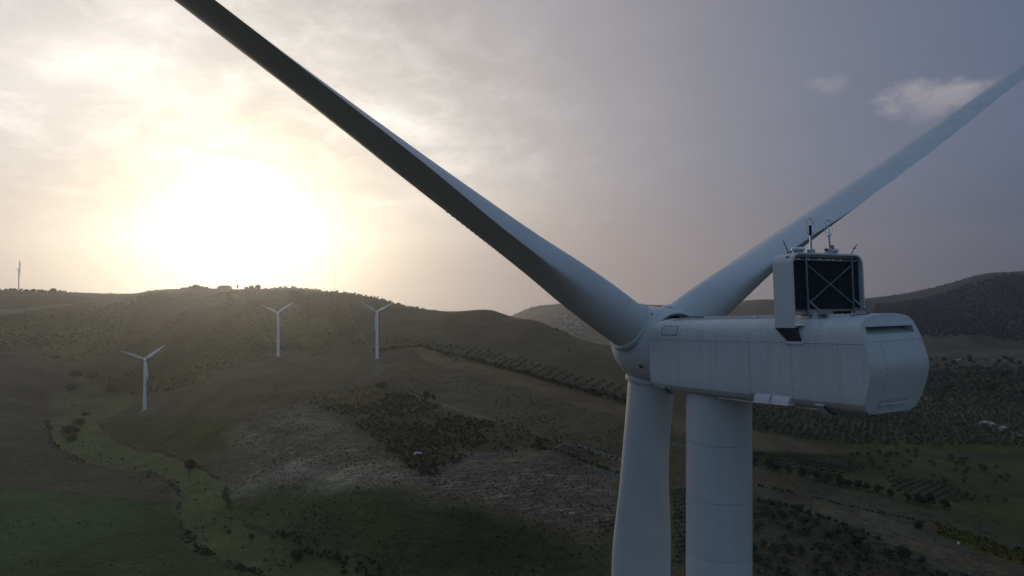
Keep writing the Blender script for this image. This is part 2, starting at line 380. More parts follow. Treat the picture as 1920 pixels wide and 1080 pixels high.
Z_ = dict(
 green_left=poly((-90,912),(60,918),(130,925),(330,946),(340,985),(372,1025),(420,1055),(500,1084),(540,1100),(-90,1100)),
 plough=poly((-90,745),(60,762),(85,790),(100,840),(150,868),(280,887),(334,915),(330,944),(130,923),(-90,908)),
 creek=poly((105,740),(170,722),(250,742),(240,770),(185,790),(215,825),(300,845),(370,872),(420,905),(432,950),(455,980),(520,1002),(640,1050),(720,1084),(740,1100),(560,1100),(500,1084),(420,1055),(370,1025),(338,985),(333,915),(280,885),(150,866),(96,832),(88,785)),
 oval=poly((180,795),(230,780),(330,778),(480,805),(488,832),(400,852),(310,845),(215,822)),
 bare_a=poly((420,815),(470,785),(560,758),(612,748),(660,790),(720,838),(765,868),(770,900),(690,912),(600,906),(540,890),(480,905),(440,915),(400,900),(450,880)),
 bare_hi=poly((425,915),(470,890),(560,868),(640,874),(720,876),(772,884),(768,905),(640,915),(520,908)),
 scrub=poly((580,757),(640,735),(700,728),(770,745),(840,775),(930,800),(1010,822),(1000,838),(940,848),(870,850),(820,882),(790,885),(765,868),(720,830),(650,780)),
 dome=poly((770,892),(820,880),(870,853),(960,849),(1060,861),(1165,893),(1165,950),(1150,990),(1090,1005),(980,965),(880,940),(780,920)),
 green_mid=poly((430,925),(520,912),(640,918),(780,925),(900,948),(1000,975),(1090,1008),(1140,1030),(1150,1100),(760,1100),(640,1048),(520,1000),(450,975)),
 path=poly((770,652),(870,672),(1000,708),(1100,738),(1180,760),(1300,786),(1300,806),(1180,784),(1080,757),(960,718),(850,690),(790,672)),
 orchard=poly((590,628),(650,634),(740,648),(830,665),(960,697),(1100,738),(1180,758),(1180,722),(1100,708),(1000,680),(900,652),(800,640),(690,630)),
 olive_hill=poly((-90,600),(60,590),(180,575),(320,552),(480,545),(600,548),(660,600),(690,645),(560,655),(500,672),(420,700),(330,735),(240,735),(150,690),(60,665),(-90,650)),
 brown_bank=poly((400,690),(470,668),(560,660),(700,676),(650,690),(540,690),(440,712),(380,722)),
 pale=poly((-90,592),(0,580),(100,570),(135,571),(60,582),(0,590),(-90,602)),
 left_dark=poly((-90,655),(60,668),(120,690),(130,715),(100,742),(60,758),(-90,742)),
 strip=poly((1405,905),(1500,925),(1620,955),(1760,1000),(1930,1070),(1930,1110),(1800,1075),(1650,1010),(1560,975),(1480,948),(1405,935)),
 strip2=poly((1500,885),(1620,920),(1760,952),(1930,1010),(1930,1050),(1760,990),(1620,952),(1500,922)),
 near_orch=poly((1405,935),(1480,950),(1560,978),(1650,1015),(1800,1080),(1930,1112),(1930,1200),(1405,1200)),
 yellow=poly((1755,980),(1800,995),(1860,1015),(1930,1035),(1930,1062),(1860,1040),(1790,1015),(1760,1003)),
 grass_r=poly((1405,868),(1500,885),(1620,925),(1760,955),(1930,1010),(1930,930),(1830,925),(1700,900),(1560,870),(1405,845)),
 meadow=poly((1405,842),(1560,850),(1700,846),(1930,850),(1930,932),(1830,925),(1700,902),(1560,872),(1405,850)),
 tan_r=poly((1262,782),(1300,788),(1405,808),(1480,822),(1560,850),(1500,850),(1405,842),(1262,815)),
 ygrass=poly((1470,822),(1600,840),(1720,840),(1930,850),(1930,812),(1700,828),(1560,828)),
 grove=poly((1405,805),(1480,818),(1600,838),(1720,835),(1930,838),(1930,758),(1760,752),(1620,760),(1405,742)),
 grove2=poly((1725,752),(1930,757),(1930,690),(1800,688),(1725,700)),
)
wx = GX + 3 * fbm(GX, GY, 26, 3, 21); wy = GY + 3 * fbm(GX, GY, 26, 3, 22)
C = np.empty((nA * nR, 3)); n1 = fbm(GX, GY, 160, 4, 31); n2 = fbm(GX, GY, 28, 3, 41); n3_ = fbm(GX, GY, 9, 2, 51)
C[:] = (.072, .064, .047)
def put(mask, c, jit=.10):
    k = np.asarray(c)[None] * (1 + jit * n1[:, None] + .16 * n2[:, None]); m = np.asarray(mask, float)[:, None]
    C[:] = C * (1 - m) + k * np.array((1.38, 1.28, .98)) * m
put(np.ones(len(C), bool), (.072, .060, .045))
put((GX > 350) & (GY > 700), (.058, .054, .044))
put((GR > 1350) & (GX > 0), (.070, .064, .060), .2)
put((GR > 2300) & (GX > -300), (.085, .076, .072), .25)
put(np.clip((GR - 1750) / 350, 0, 1) * np.clip((np.arctan2(GX, GY) - .34) / .08, 0, 1), (.036, .040, .046), .12)  # mountain ground, tinted bluish to carry some of the haze in its colour
def soft(Pg, rad=9.0, n=9):
    lo, hi_ = Pg.min(0) - 40, Pg.max(0) + 40; k = np.nonzero((GX > lo[0]) & (GX < hi_[0]) & (GY > lo[1]) & (GY < hi_[1]))[0]
    o = np.zeros(len(GX)); x, y = wx[k], wy[k]; acc = np.zeros(len(k))
    for i in range(n):
        r_ = rad * math.sqrt((i + .5) / n); a_ = i * 2.4; acc += inside(Pg, x + r_ * math.cos(a_), y + r_ * math.sin(a_))
    o[k] = acc / n; return o
P0 = lambda n, rad=3.0: soft(Z_[n], rad)
put(P0('olive_hill', 30), (.070, .064, .028), .35)
OH = P0('olive_hill', 30)
put(OH * np.clip(fbm(GX, GY, 120, 4, 81) * 1.6 + .1, 0, 1), (.070, .050, .033), .2)
put(OH * np.clip(fbm(GX, GY, 75, 4, 91) * 1.9 - .25, 0, 1), (.040, .042, .022), .2)
put(P0('left_dark', 6), (.060, .053, .044))
put(P0('pale'), (.14, .125, .10))
put(P0('brown_bank', 14), (.096, .070, .052))
put(P0('plough', 1.5), (.062, .056, .048))
put(P0('green_left', 2.5), (.034, .050, .024), .35)
put(P0('oval', 5), (.044, .050, .022), .2)
put(P0('creek', 2.5), (.076, .082, .044), .3)
put(P0('bare_a', 14), (.122, .103, .088), .28)
put(P0('bare_hi', 12), (.250, .222, .198), .3)
put(P0('green_mid', 18), (.036, .050, .024), .35)
put(P0('dome', 14), (.178, .152, .132), .28)
put(P0('scrub', 12), (.058, .048, .030), .3)
put(P0('orchard', 5), (.068, .060, .045))
put(P0('path', 4), (.125, .094, .070), .3)
put(P0('grass_r', 5), (.054, .056, .030), .35)
put(P0('grove', 4) , (.060, .058, .040), .3)
put(P0('grove2', 6), (.066, .062, .042), .25)
put(P0('meadow', 6), (.046, .047, .026), .45)
put(P0('tan_r', 3), (.108, .090, .066))
put(P0('ygrass', 8), (.066, .063, .024), .4)
put(P0('strip2', 5), (.070, .062, .046), .3)
put(P0('strip', 4), (.082, .070, .056), .3)
put(P0('near_orch', 5), (.056, .047, .038), .35)
put(P0('yellow', 2), (.070, .066, .022))
def lane(c, w, *p, brk=False):
    L = poly(*p); d = polydist(L, GX + 1.5 * n2, GY + 1.5 * n3_); m = (d < w * (1 + .5 * n2)) & ((n3_ + n2 > -.35) if brk else True); C[m] = np.asarray(c) * (1 + .12 * n2[m, None])
lane((.034, .038, .020), 1.3, (88, 785), (96, 832), (150, 867), (280, 886), (333, 915), (338, 985), (370, 1025), (420, 1055), (500, 1084), brk=True)
lane((.036, .042, .020), 1.2, (240, 770), (185, 790), (215, 825), (300, 845), (370, 872), (420, 905), (432, 950), (455, 980), (520, 1002), brk=True)
lane((.046, .052, .026), 1.0, (-60, 914), (130, 924), (330, 946))
lane((.14, .125, .105), 1.6, (770, 888), (820, 876), (870, 853), (960, 848), (1060, 860), (1165, 893))
lane((.13, .115, .09), 1.4, (580, 757), (610, 768), (640, 785))
lane((.125, .11, .08), 2.0, (700, 674), (720, 690), (700, 705))
lane((.135, .112, .085), 2.0, (725, 722), (800, 745), (900, 780), (1000, 815), (1165, 862))
lane((.15, .135, .115), 2.2, (1020, 848), (1060, 828), (1165, 860))
lane((.13, .12, .09), 2.0, (1480, 822), (1500, 835), (1525, 850))
lane((.16, .15, .13), 2.4, (1796, 778), (1850, 788), (1900, 812), (1930, 822))
lane((.12, .105, .085), 2.5, (655, 585), (664, 610), (690, 645))
lane((.10, .09, .05), 1.0, (104, 940), (133, 966))
lane((.11, .10, .085), 3.0, (1262, 834), (1405, 858))
for bx, bz in ((271.5, 744), (521.5, 863), (707, 802)):          # gravel pads round the far turbines
    gx, gy, _ = ground(bx, bz); m = np.clip((10 + 2 * n2 - np.hypot(GX - gx, GY - gy)) / 4, 0, 1)[:, None]; C[:] = C * (1 - m) + np.array((.125, .105, .085)) * m
lane((.115, .098, .08), 2.0, (272, 767), (330, 748), (420, 715), (521, 677), (600, 668), (707, 676), (770, 660))
lane((.10, .088, .07), 1.5, (700, 705), (640, 730), (580, 757))
lane((.085, .072, .055), 1.3, (1262, 905), (1405, 934), (1500, 962), (1600, 1000))
lane((.10, .085, .065), 1.5, (900, 672), (1000, 700), (1100, 728))
far_field = (GR > 1150) & (GX > 450)
for k in range(26):                                     # far plain: parcels of different crops
    cx, cy = rng.uniform(300, 1600), rng.uniform(1150, 2300); a_ = rng.normal(.5, .25); w_, h_ = rng.uniform(60, 220), rng.uniform(25, 70)
    u_ = (GX - cx) * math.cos(a_) + (GY - cy) * math.sin(a_); v_ = -(GX - cx) * math.sin(a_) + (GY - cy) * math.cos(a_)
    m = (np.abs(u_) < w_) & (np.abs(v_) < h_) & far_field
    C[m] = np.array([(.10, .088, .068), (.062, .064, .040), (.085, .075, .060), (.050, .052, .036)][k % 4]) * (1 + .12 * n2[m, None])
C = np.clip(C.mean(1, keepdims=True) * .96 + (C - C.mean(1, keepdims=True)) * 1.15, .008, 1)
STRK = np.clip(P0('dome', 14) + P0('bare_a', 20) + .35 * P0('strip') + .3 * P0('strip2') + .3 * P0('plough') + .35 * P0('green_mid', 14) + .35 * P0('near_orch'), 0, 1)

me = bpy.data.meshes.new('ground')
V = np.stack([GX, GY, GZ.ravel() + ZC], -1)
idx = np.arange(nA * nR).reshape(nA, nR)
q = np.stack([idx[:-1, :-1], idx[1:, :-1], idx[1:, 1:], idx[:-1, 1:]], -1).reshape(-1, 4)[:, ::-1]
me.vertices.add(len(V)); me.vertices.foreach_set('co', V.ravel())
me.loops.add(q.size); me.loops.foreach_set('vertex_index', q.ravel().astype(np.int32))
me.polygons.add(len(q)); me.polygons.foreach_set('loop_start', np.arange(0, q.size, 4, dtype=np.int32))
me.update(calc_edges=True); me.polygons.foreach_set('use_smooth', np.ones(len(q), bool))
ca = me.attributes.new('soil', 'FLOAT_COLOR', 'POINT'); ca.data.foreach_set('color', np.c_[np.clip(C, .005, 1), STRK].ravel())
gm, nt, b = base_mat('terrain', .95, .1)
atn = nt.nodes.new('ShaderNodeAttribute'); atn.attribute_name = 'soil'
g = nt.nodes.new('ShaderNodeNewGeometry').outputs['Position']
f1 = noise(nt, g, .9, 5, .7); f2 = noise(nt, g, .16, 5, .65); f3 = noise(nt, g, .035, 4, .6)
mp = nt.nodes.new('ShaderNodeMapping'); mp.inputs['Rotation'].default_value = (0, 0, R(52)); mp.inputs['Scale'].default_value = (.09, 1.3, 1); nt.links.new(g, mp.inputs[0])
f4 = noise(nt, mp.outputs[0], .55, 5, .7, 2.0, .6)
dash = f4.sm(.52, .66) * f1.sm(.40, .62) * (f3.sm(.38, .62) + .15)
val = (f1 - .5) * 2.0 + (f2 - .5) * 1.1 + (f3 - .5) * .6 + X(nt, atn.outputs['Alpha']) * (dash * 2.4 + (f4 - .5) * 1.6 - .30) + 1.0
vm = nt.nodes.new('ShaderNodeVectorMath'); vm.operation = 'SCALE'; nt.links.new(atn.outputs['Color'], vm.inputs[0]); nt.links.new(val.m('MAXIMUM', .25).s, vm.inputs['Scale'])
tuft = noise(nt, g, .42, 3, .6).sm(.56, .66) * .42 + noise(nt, g, .12, 3, .6).sm(.58, .70) * .3
val = val - tuft
nt.links.new(val.m('MAXIMUM', .25).s, vm.inputs['Scale'])
hs = mix(nt, f2.sm(.45, .8) * .18, vm.outputs[0], (.060, .060, .022))
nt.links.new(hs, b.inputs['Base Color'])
bp = nt.nodes.new('ShaderNodeBump'); bp.inputs['Strength'].default_value = .6; bp.inputs['Distance'].default_value = .5
nt.links.new((f1 + f2).s, bp.inputs['Height']); nt.links.new(bp.outputs[0], b.inputs['Normal'])
gr = link('ground', me, 'terrain'); tag(gr, 'rolling hills and valley floor of dry fields and pasture', 'terrain', kind='structure')

# ------------------------------------------------------------------ the near turbine
TH = R(28.37); ROT_TH = R(28.92); ROT_TILT = R(1.84); ROT_AZ = R(2.0); CONE = R(2.1)
HUB = np.array((5.89, 28.32, -2.339 + ZC))
tw_xy = HUB[:2] + np.array((-math.sin(TH), math.cos(TH))) * -3.62
base = np.array((tw_xy[0], tw_xy[1], float(hgt(*tw_xy)) + ZC))
T = thing('wind_turbine', base, 'large white wind turbine with boxy nacelle and rooftop cooler, its hub close by', 'wind turbine')
A0 = np.array((-math.sin(TH), math.cos(TH), 0.)); W0 = np.array((math.cos(TH), math.sin(TH), 0.)); UP = np.array((0, 0, 1.))
SL = .050
AN = A0 - UP * SL; AN /= np.linalg.norm(AN); VN = np.cross(W0, AN)
HL = HUB - base
def N(u, w, v): return HL + AN * u + W0 * w + VN * v

def blade_mesh(mb, o, a, t, r0, be, scale=1.0, cone=CONE, cs=1.0, rend=43.5, nst=64, nsec=17, rstart=1.45):
    r = r0 * math.cos(cone) + a * math.sin(cone); a2 = a * math.cos(cone) - r0 * math.sin(cone)
    rs = np.r_[rstart, np.geomspace(2.0, rend, nst)]
    SR = [0, 3, 6, 9, 12.2, 20, 30, 40, 42.6, 43.5]
    lead = np.interp(rs, SR, [.95, .95, 1.057, 1.232, 1.17, .836, .289, -.264, -.45, -.62]) * cs
    trail = np.interp(rs, SR, [.95, .95, 1.379, 1.58, 1.86, 1.829, 1.529, 1.24, 1.05, .75]) * cs
    tk = np.interp(rs, SR, [1.9, 1.9, 1.471, 1.301, 1.044, .516, .30, .16, .10, .03]) * (1 + (cs - 1) * .3)
    tw = np.interp(rs, [3, 9, 12.2, 20, 30, 40, 44], np.radians([16.26, 14.0, 9.62, 4.85, 2.1, -2.4, -3.0]))
    kz = np.array([.25, .5, .25])                                # ease the station-to-station kinks
    sm3 = lambda q_: np.r_[q_[:1], np.convolve(q_, kz, 'valid'), q_[-1:]]
    for _ in range(2): lead, trail, tk, tw = sm3(lead), sm3(trail), sm3(tk), sm3(tw)
    s = np.clip((rs - 2.2) / 6.2, 0, 1); s = s * s * (3 - 2 * s)
    bt = np.linspace(0, np.pi, nsec); x = (1 - np.cos(bt)) / 2
    y = 5 * (.2969 * np.sqrt(x) - .126 * x - .3516 * x ** 2 + .2843 * x ** 3 - .1036 * x ** 4)
    fo = np.r_[np.c_[x, y], np.c_[x, -y][::-1][1:-1]]; m = len(fo)
    k = np.arange(m); an = np.interp(k, [0, nsec - 1, m], [0, np.pi, 2 * np.pi]); ci = np.c_[.5 - .5 * np.cos(an), .5 * np.sin(an)]
    V = []
    for i, q_ in enumerate(rs):
        bb = be + tw[i]; le = math.cos(bb) * t + math.sin(bb) * a2; nn = -math.sin(bb) * t + math.cos(bb) * a2
        xx = (1 - s[i]) * (ci[:, 0] - .5) * 1.9 + s[i] * (fo[:, 0] * (lead[i] + trail[i]) - lead[i]); yy = (1 - s[i]) * ci[:, 1] * 1.9 + s[i] * fo[:, 1] * tk[i]
        V.append(o + (q_ * r - xx[:, None] * le + yy[:, None] * nn) * scale)
    n = len(rs); F = [(i * m + j, i * m + (j + 1) % m, (i + 1) * m + (j + 1) % m, (i + 1) * m + j) for i in range(n - 1) for j in range(m)]
    F += [tuple(range(m - 1, -1, -1)), tuple(range((n - 1) * m, n * m))]
    mb.add(np.concatenate(V), F); return np.array(V)
def rotor_axes(th, tilt, azs):
    a = np.array((-math.sin(th) * math.cos(tilt), math.cos(th) * math.cos(tilt), math.sin(tilt)))
    h = np.array((math.cos(th), math.sin(th), 0.)); v = np.cross(h, a); o = []
    for z in azs: o.append((a, math.sin(z) * v - math.cos(z) * h, math.sin(z) * h + math.cos(z) * v))
    return o
AX = rotor_axes(ROT_TH, ROT_TILT, [ROT_AZ + k for k in (-math.pi / 3, math.pi / 3, math.pi)])
RA = AX[0][0]
hubo = MB().lathe(HL, RA, [(-1.42, 1.30), (-1.36, 1.42), (-1.0, 1.53), (-.4, 1.57), (.3, 1.57), (.8, 1.48), (1.2, 1.28), (1.5, 1.0), (1.72, .62), (1.82, .25), (1.84, .02)], 64).build('hub', 'gelcoat', T, 40)
MB().lathe(HL, RA, [(-1.46, 1.20), (-1.46, 1.36), (-1.41, 1.37), (-1.41, 1.2)], 64).build('seal_ring', 'seam_dark', hubo, 40)
for kk, (cx, cz) in enumerate(((-.7, 35), (-.85, 120), (-.75, -75))):           # small hatches on the spinner
    ca_ = R(cz); d_ = math.cos(ca_) * AX[2][2] * -1 + math.sin(ca_) * np.cross(RA, AX[2][2]) * 1
    e_ = np.cross(RA, d_); p_ = HL + RA * cx + d_ * 1.555
    MB().hexa([p_ + RA * x_ + e_ * y_ + d_ * z_ for z_ in (-.03, .012) for x_, y_ in ((-.11, -.07), (.11, -.07), (.11, .07), (-.11, .07))]).build('vent_cap', 'seam_dark', hubo)
PITCH = R(90.5)
for (a, t, r0) in AX:
    mb = MB(); V_ = blade_mesh(mb, HL, a, t, r0, PITCH); bl = mb.build('blade', 'blade_coat', T, 42)
    rr = r0 * math.cos(CONE) + a * math.sin(CONE)
    MB().lathe(HL, rr, [(1.34, .99), (1.36, 1.065), (1.50, 1.075), (1.54, 1.05), (1.55, .96)], 56).build('root_collar', 'gelcoat', bl, 40)
    mb = MB()                                                # row of vortex generators along the blade
    for i in range(22, 35):
        for f_ in (0.0, .5):
            p_ = V_[i][-5] * (1 - f_) + V_[i + 1][-5] * f_; c_ = V_[i].mean(0); nrm = p_ - c_; nrm /= np.linalg.norm(nrm)
            mb.hexa([p_ + rr * x_ + a * y_ + nrm * z_ for z_ in (-.02, .016) for x_, y_ in ((-.04, -.02), (.04, -.02), (.04, .02), (-.04, .02))])
    tag(mb.build('vortex_generator_strip', 'seam_dark', bl), kind='stuff')

# tower
top_z = (HL - VN * 1.62 - AN * 3.62)[2]
def trad(z): return float(np.interp(top_z - z, [0, 16, 90], [1.165, 1.19, 2.0]))
tow = MB().lathe((0, 0, 0), UP, [(-1.0, trad(0) - .006)] + [(z, trad(z) - .008) for z in np.linspace(.05, top_z + .02, 20)], 72).build('tower', 'seam_dark', T, 40)
zs = [top_z]; seams = [-5.60]; zz = seams[0] + ZC - base[2]
while zz > .4: zs.append(zz); zz -= 2.02
zs.append(0.0)
for a_, b_ in zip(zs[1:], zs[:-1]):
    MB().lathe((0, 0, 0), UP, [(a_ + .006, trad(a_) - .012), (a_ + .006, trad(a_)), (b_ - .006, trad(b_)), (b_ - .006, trad(b_) - .012)], 72).build('tower_section', 'tower_paint', tow, 40)
MB().lathe((0, 0, 0), UP, [(top_z - .02, 1.18), (top_z - .02, 1.22), (top_z + .12, 1.24), (top_z + .13, 1.15)], 72).build('yaw_ring', 'seam_dark', tow, 40)
MB().lathe((0, 0, 0), UP, [(-2.2, 4.2), (.12, 4.2), (.18, 4.1), (.18, 2.0)], 48).build('foundation', 'plaster', T, 30)
d_ = np.array((-.6, -.8, 0)); e_ = np.array((.8, -.6, 0))
MB().hexa([d_ * r_ + e_ * s_ + UP * z_ for z_ in (.5, 2.7) for r_, s_ in ((1.9, -.45), (2.12, -.45), (2.12, .45), (1.9, .45))]).build('door', 'steel', T)
for q_ in (-11.95, -12.35):                                  # small studs on the tower flank
    MB().tube(np.array((-1.16, -.1, q_ + ZC - base[2])), np.array((-1.24, -.1, q_ + ZC - base[2])), .03, .03, 8).build('stud', 'black_plastic', tow)

# nacelle shell: outline rows in (w, v) for a given station u
U0, U1 = -1.50, -10.25
VLEV = np.array([0, .015, .05, .10, .16, .24, .34, .44, .54, .64, .7175, .7215, .79, .86, .91, .95, .98, 1.0])
def outline(u, off=0.0):
    bot = float(np.interp(u, [-10.3, -3.4, -2.2, -1.5], [-1.64, -1.67, -1.66, -1.60])); top = float(np.interp(u, [-2.1, -1.75, -1.5], [1.04, 1.02, .95]))
    v = bot + (top - bot) * VLEV; hw = 1.5
    def side(rb, rt, cb, lean):
        o = []
        for k in v:
            d = 0
            if k < bot + rb: t = (bot + rb - k) / rb; d = max(d, cb * (1 - math.sqrt(max(0, 1 - t * t))))
            if k > top - rt: t = (k - top + rt) / rt; d = max(d, .62 * (1 - math.sqrt(max(0, 1 - t ** 2.0))))
            o.append(hw - d - lean * max(0, (k - .35)) * .10 + off)
        return np.array(o)
    wl = -side(.42, .46, .42, 1); wr = side(.95, .70, .85, 1)
    v = v.copy(); v[0] -= off; v[-1] += off
    return wl, wr, v
NS = 22
def loop(u, off=0.0):
    wl, wr, v = outline(u, off); n = len(v)
    top = [(wl[-1] + (wr[-1] - wl[-1]) * s, v[-1] + .07 * math.sin(math.pi * s)) for s in np.linspace(0, 1, NS)[1:-1]]
    bot = [(wr[0] + (wl[0] - wr[0]) * s, v[0]) for s in np.linspace(0, 1, NS)[1:-1]]
    return [(wl[i], v[i]) for i in range(n)] + top + [(wr[i], v[i]) for i in range(n - 1, -1, -1)] + bot
nV = len(VLEV); nLoop = 2 * nV + 2 * (NS - 2)
I_SEAM_L = 11; I_TOP_L = nV - 1; I_TOP_R = nV + NS - 2; I_SEAM_R = I_TOP_R + (nV - 1 - I_SEAM_L); I_BOT_R = I_TOP_R + nV - 1
def rear_u(w, v):
    t = (w / 1.5)
    k = v + .36
    kk_ = math.sqrt(k * k + .03) - .17
    return -10.66 + (.325 if k > 0 else .28) * kk_ + (.06 if t < 0 else .26) * t * t
us = np.concatenate([np.linspace(U0, -2.3, 7), np.linspace(-2.5, -9.7, 25)])
mb = MB(); OFF = -.014
for u in us: mb.add([N(u, w, v) for w, v in loop(u, OFF)], [])
mb.add([N(rear_u(w, v) + .02, w, v) for w, v in loop(-10.2, OFF)], [])
k = len(us) + 1
mb.f += [(i * nLoop + j, i * nLoop + (j + 1) % nLoop, (i + 1) * nLoop + (j + 1) % nLoop, (i + 1) * nLoop + j) for i in range(k - 1) for j in range(nLoop)]
mb.f.append(tuple(range(nLoop)))
nac = mb.build('nacelle', 'seam_dark', T, 35)
MB().add([N(U0 + .004, w, v) for w, v in loop(U0, -.004)], [tuple(range(nLoop))]).build('front_plate', 'gelcoat', nac)
def skin(name, j0, j1, ua, ub, gap=.0055, rear=False, parent=nac, mat='gelcoat', proud=0.0, g0=None):
    """a shell panel over outline points j0..j1 (cyclic) between stations ua > ub"""
    n = max(2, int(abs(ub - ua) / .25) + 1); J = [j % nLoop for j in range(j0, j1 + 1)]; m = len(J); mb = MB(); Vs = []
    st_ = np.linspace(ua - gap, (ub + gap) if not rear else -9.7, n)
    for o in (proud, -.03 + proud):
        for u in st_:
            L = loop(u, o); Vs += [N(u, *L[j]) for j in J]
        if rear:
            L = loop(-10.2, o); Vs += [N(rear_u(*L[j]), *L[j]) for j in J]
    n2_ = n + (1 if rear else 0); h = n2_ * m; F = []
    for i in range(n2_ - 1):
        for j in range(m - 1):
            a_ = i * m + j; F += [(a_, a_ + 1, a_ + m + 1, a_ + m), (h + a_, h + a_ + m, h + a_ + m + 1, h + a_ + 1)]
        F += [(i * m, (i + 1) * m, h + (i + 1) * m, h + i * m), (i * m + m - 1, h + i * m + m - 1, h + (i + 1) * m + m - 1, (i + 1) * m + m - 1)]
    for j in range(m - 1):
        e_ = (n2_ - 1) * m; F += [(j, h + j, h + j + 1, j + 1), (e_ + j, e_ + j + 1, h + e_ + j + 1, h + e_ + j)]
    return mb.add(Vs, F).build(name, mat, parent, 30)
SE = [U0, -3.11, -4.70, -6.42, -8.04, -9.62]
for a_, b_ in zip(SE[:-1], SE[1:]):
    skin('side_panel', 3, I_SEAM_L - 1, a_, b_); skin('side_panel', I_SEAM_R + 1, I_BOT_R - 3, a_, b_)
skin('side_panel', 3, I_SEAM_L - 1, -9.62, U1, rear=True, proud=.004); skin('side_panel', I_SEAM_R + 1, I_BOT_R - 3, -9.62, U1, rear=True)
RE = [U0, -3.6, -6.9, -9.15]
for a_, b_ in zip(RE[:-1], RE[1:]): skin('roof_panel', I_SEAM_L, I_SEAM_R, a_, b_)
skin('roof_panel', I_SEAM_L, I_SEAM_R, -9.15, U1, rear=True, proud=.010)
for a_, b_ in ((U0, -6.42), (-6.42, -9.62)): skin('floor_panel', I_BOT_R - 3, nLoop + 3, a_, b_, gap=.008)
skin('floor_panel', I_BOT_R - 3, nLoop + 3, -9.62, U1, rear=True)
# rear wall: rows of the outline, with an air outlet opening near the top and a slot low down
wl, wr, vv = outline(-10.2, .0)
vent = (.818, .893); slot = (.108, .140)
rows = np.unique(np.r_[VLEV, np.array([.205, slot[0], slot[1], .38, .5, .58, .62, vent[0], vent[1]])])
rows.sort()
cols = np.unique(np.r_[np.linspace(0, 1, 19), .075, .20, .645, .865])
def rear_pt(s, r, off=0.0):
    v = vv[0] + (vv[-1] - vv[0]) * r; l = np.interp(r, VLEV, wl); h_ = np.interp(r, VLEV, wr); w = l + (h_ - l) * s
    if r > .999: v += .07 * math.sin(math.pi * s)
    return N(rear_u(w, v) + off, w, v)
def rear_patch(name, test, holes=(), mat='gelcoat'):
    mb = MB(); g_ = [[rear_pt(s, r) for s in cols] for r in rows]; V2 = [p for row in g_ for p in row]; nc = len(cols); F = []
    for i in range(len(rows) - 1):
        for j in range(nc - 1):
            rm, sm_ = (rows[i] + rows[i + 1]) / 2, (cols[j] + cols[j + 1]) / 2
            if not test(rm, sm_): continue
            if any(r0 < rm < r1 and s0 < sm_ < s1 for r0, r1, s0, s1 in holes): continue
            F.append((i * nc + j, i * nc + j + 1, (i + 1) * nc + j + 1, (i + 1) * nc + j))
    used = sorted({q for f in F for q in f}); mp_ = {q: i for i, q in enumerate(used)}
    mb.add([V2[q] for q in used], [tuple(mp_[q] for q in f) for f in F])
    return mb.build(name, mat, nac, 28, fix=False)
HV = (vent[0], vent[1], .075, .865); HS = (slot[0], slot[1], .20, .645)
rear_patch('rear_panel', lambda r, s: r > .722, [HV])
rear_patch('rear_panel', lambda r, s: r < .722 and s < .20)
rear_patch('rear_panel', lambda r, s: r < .722 and .20 < s < .865, [HS])
rear_patch('rear_panel', lambda r, s: r < .722 and s > .865)
def recess(name, h, depth, tilt, mat):
    r0, r1, s0, s1 = h; P = [rear_pt(s0, r0), rear_pt(s1, r0), rear_pt(s1, r1), rear_pt(s0, r1)]
    Q = [P[0] + AN * depth * tilt, P[1] + AN * depth * tilt, P[2] + AN * depth, P[3] + AN * depth]
    MB().add(P + Q, [(0, 1, 5, 4), (1, 2, 6, 5), (2, 3, 7, 6), (3, 0, 4, 7), (4, 5, 6, 7)]).build(name, mat, nac, fix=False)
recess('air_outlet', HV, .40, .10, 'gelcoat'); recess('drain_slot', HS, .06, .9, 'gelcoat')
lp = [rear_pt(s, slot[0]) for s in (.20, .645)]                # bright lip under the slot
MB().hexa([p + AN * a_ + VN * z_ for z_ in (-.05, .0) for p, a_ in ((lp[0], .02), (lp[1], .02), (lp[1], -.05), (lp[0], -.05))]).build('slot_lip', 'gelcoat', nac)
lp = [rear_pt(s, vent[1]) for s in (.06, .88)]                  # hood over the outlet
MB().hexa([p + AN * a_ + VN * z_ for z_ in (.0, .035) for p, a_ in ((lp[0], .05), (lp[1], .05), (lp[1], -.07), (lp[0], -.07))]).build('outlet_hood', 'gelcoat', nac)
# bolts along the seams
def on_side(u, r, off=.0):
    L = loop(u, off); j = np.interp(r, VLEV, np.arange(nV)); i = int(min(j, nV - 2)); f = j - i
    return N(u, L[i][0] * (1 - f) + L[i + 1][0] * f, L[i][1] * (1 - f) + L[i + 1][1] * f)
def bolts(pts_, nrm, r=.017):
    mb = MB(); r *= .72
    for p in pts_: mb.tube(p - nrm * .02, p + nrm * .012, r, r * .8, 6)
    tag(mb.build('bolt_row', 'bolt_grey', nac), kind='stuff')
bolts([on_side(u, .745) for u in np.arange(-1.8, -9.0, -.21)], -W0)
bolts([on_side(u, .695) for u in np.arange(-2.0, -9.5, -.23)], -W0)
bolts([on_side(u, .738) + 0 for u in np.arange(-9.25, -10.2, -.17)], -W0, .024)
bolts([on_side(-9.70, r) for r in np.arange(.06, .70, .055)], -W0, .022)
bolts([on_side(-9.05, r) for r in np.arange(.76, .93, .05)], -W0, .018)
bolts([on_side(-6.75, r) for r in np.arange(.76, .93, .05)], -W0, .018)
bolts([on_side(u, .93) for u in np.arange(-4.0, -9.2, -.26)], (-W0 + VN) / 1.41, .016)
bolts([rear_pt(s, .742) for s in np.linspace(.03, .97, 21)], -AN, .022)
bolts([rear_pt(.215, r) for r in np.linspace(.06, .70, 12)], -AN, .022)
bolts([rear_pt(.85, r) for r in np.linspace(.30, .70, 8)], -AN, .022)
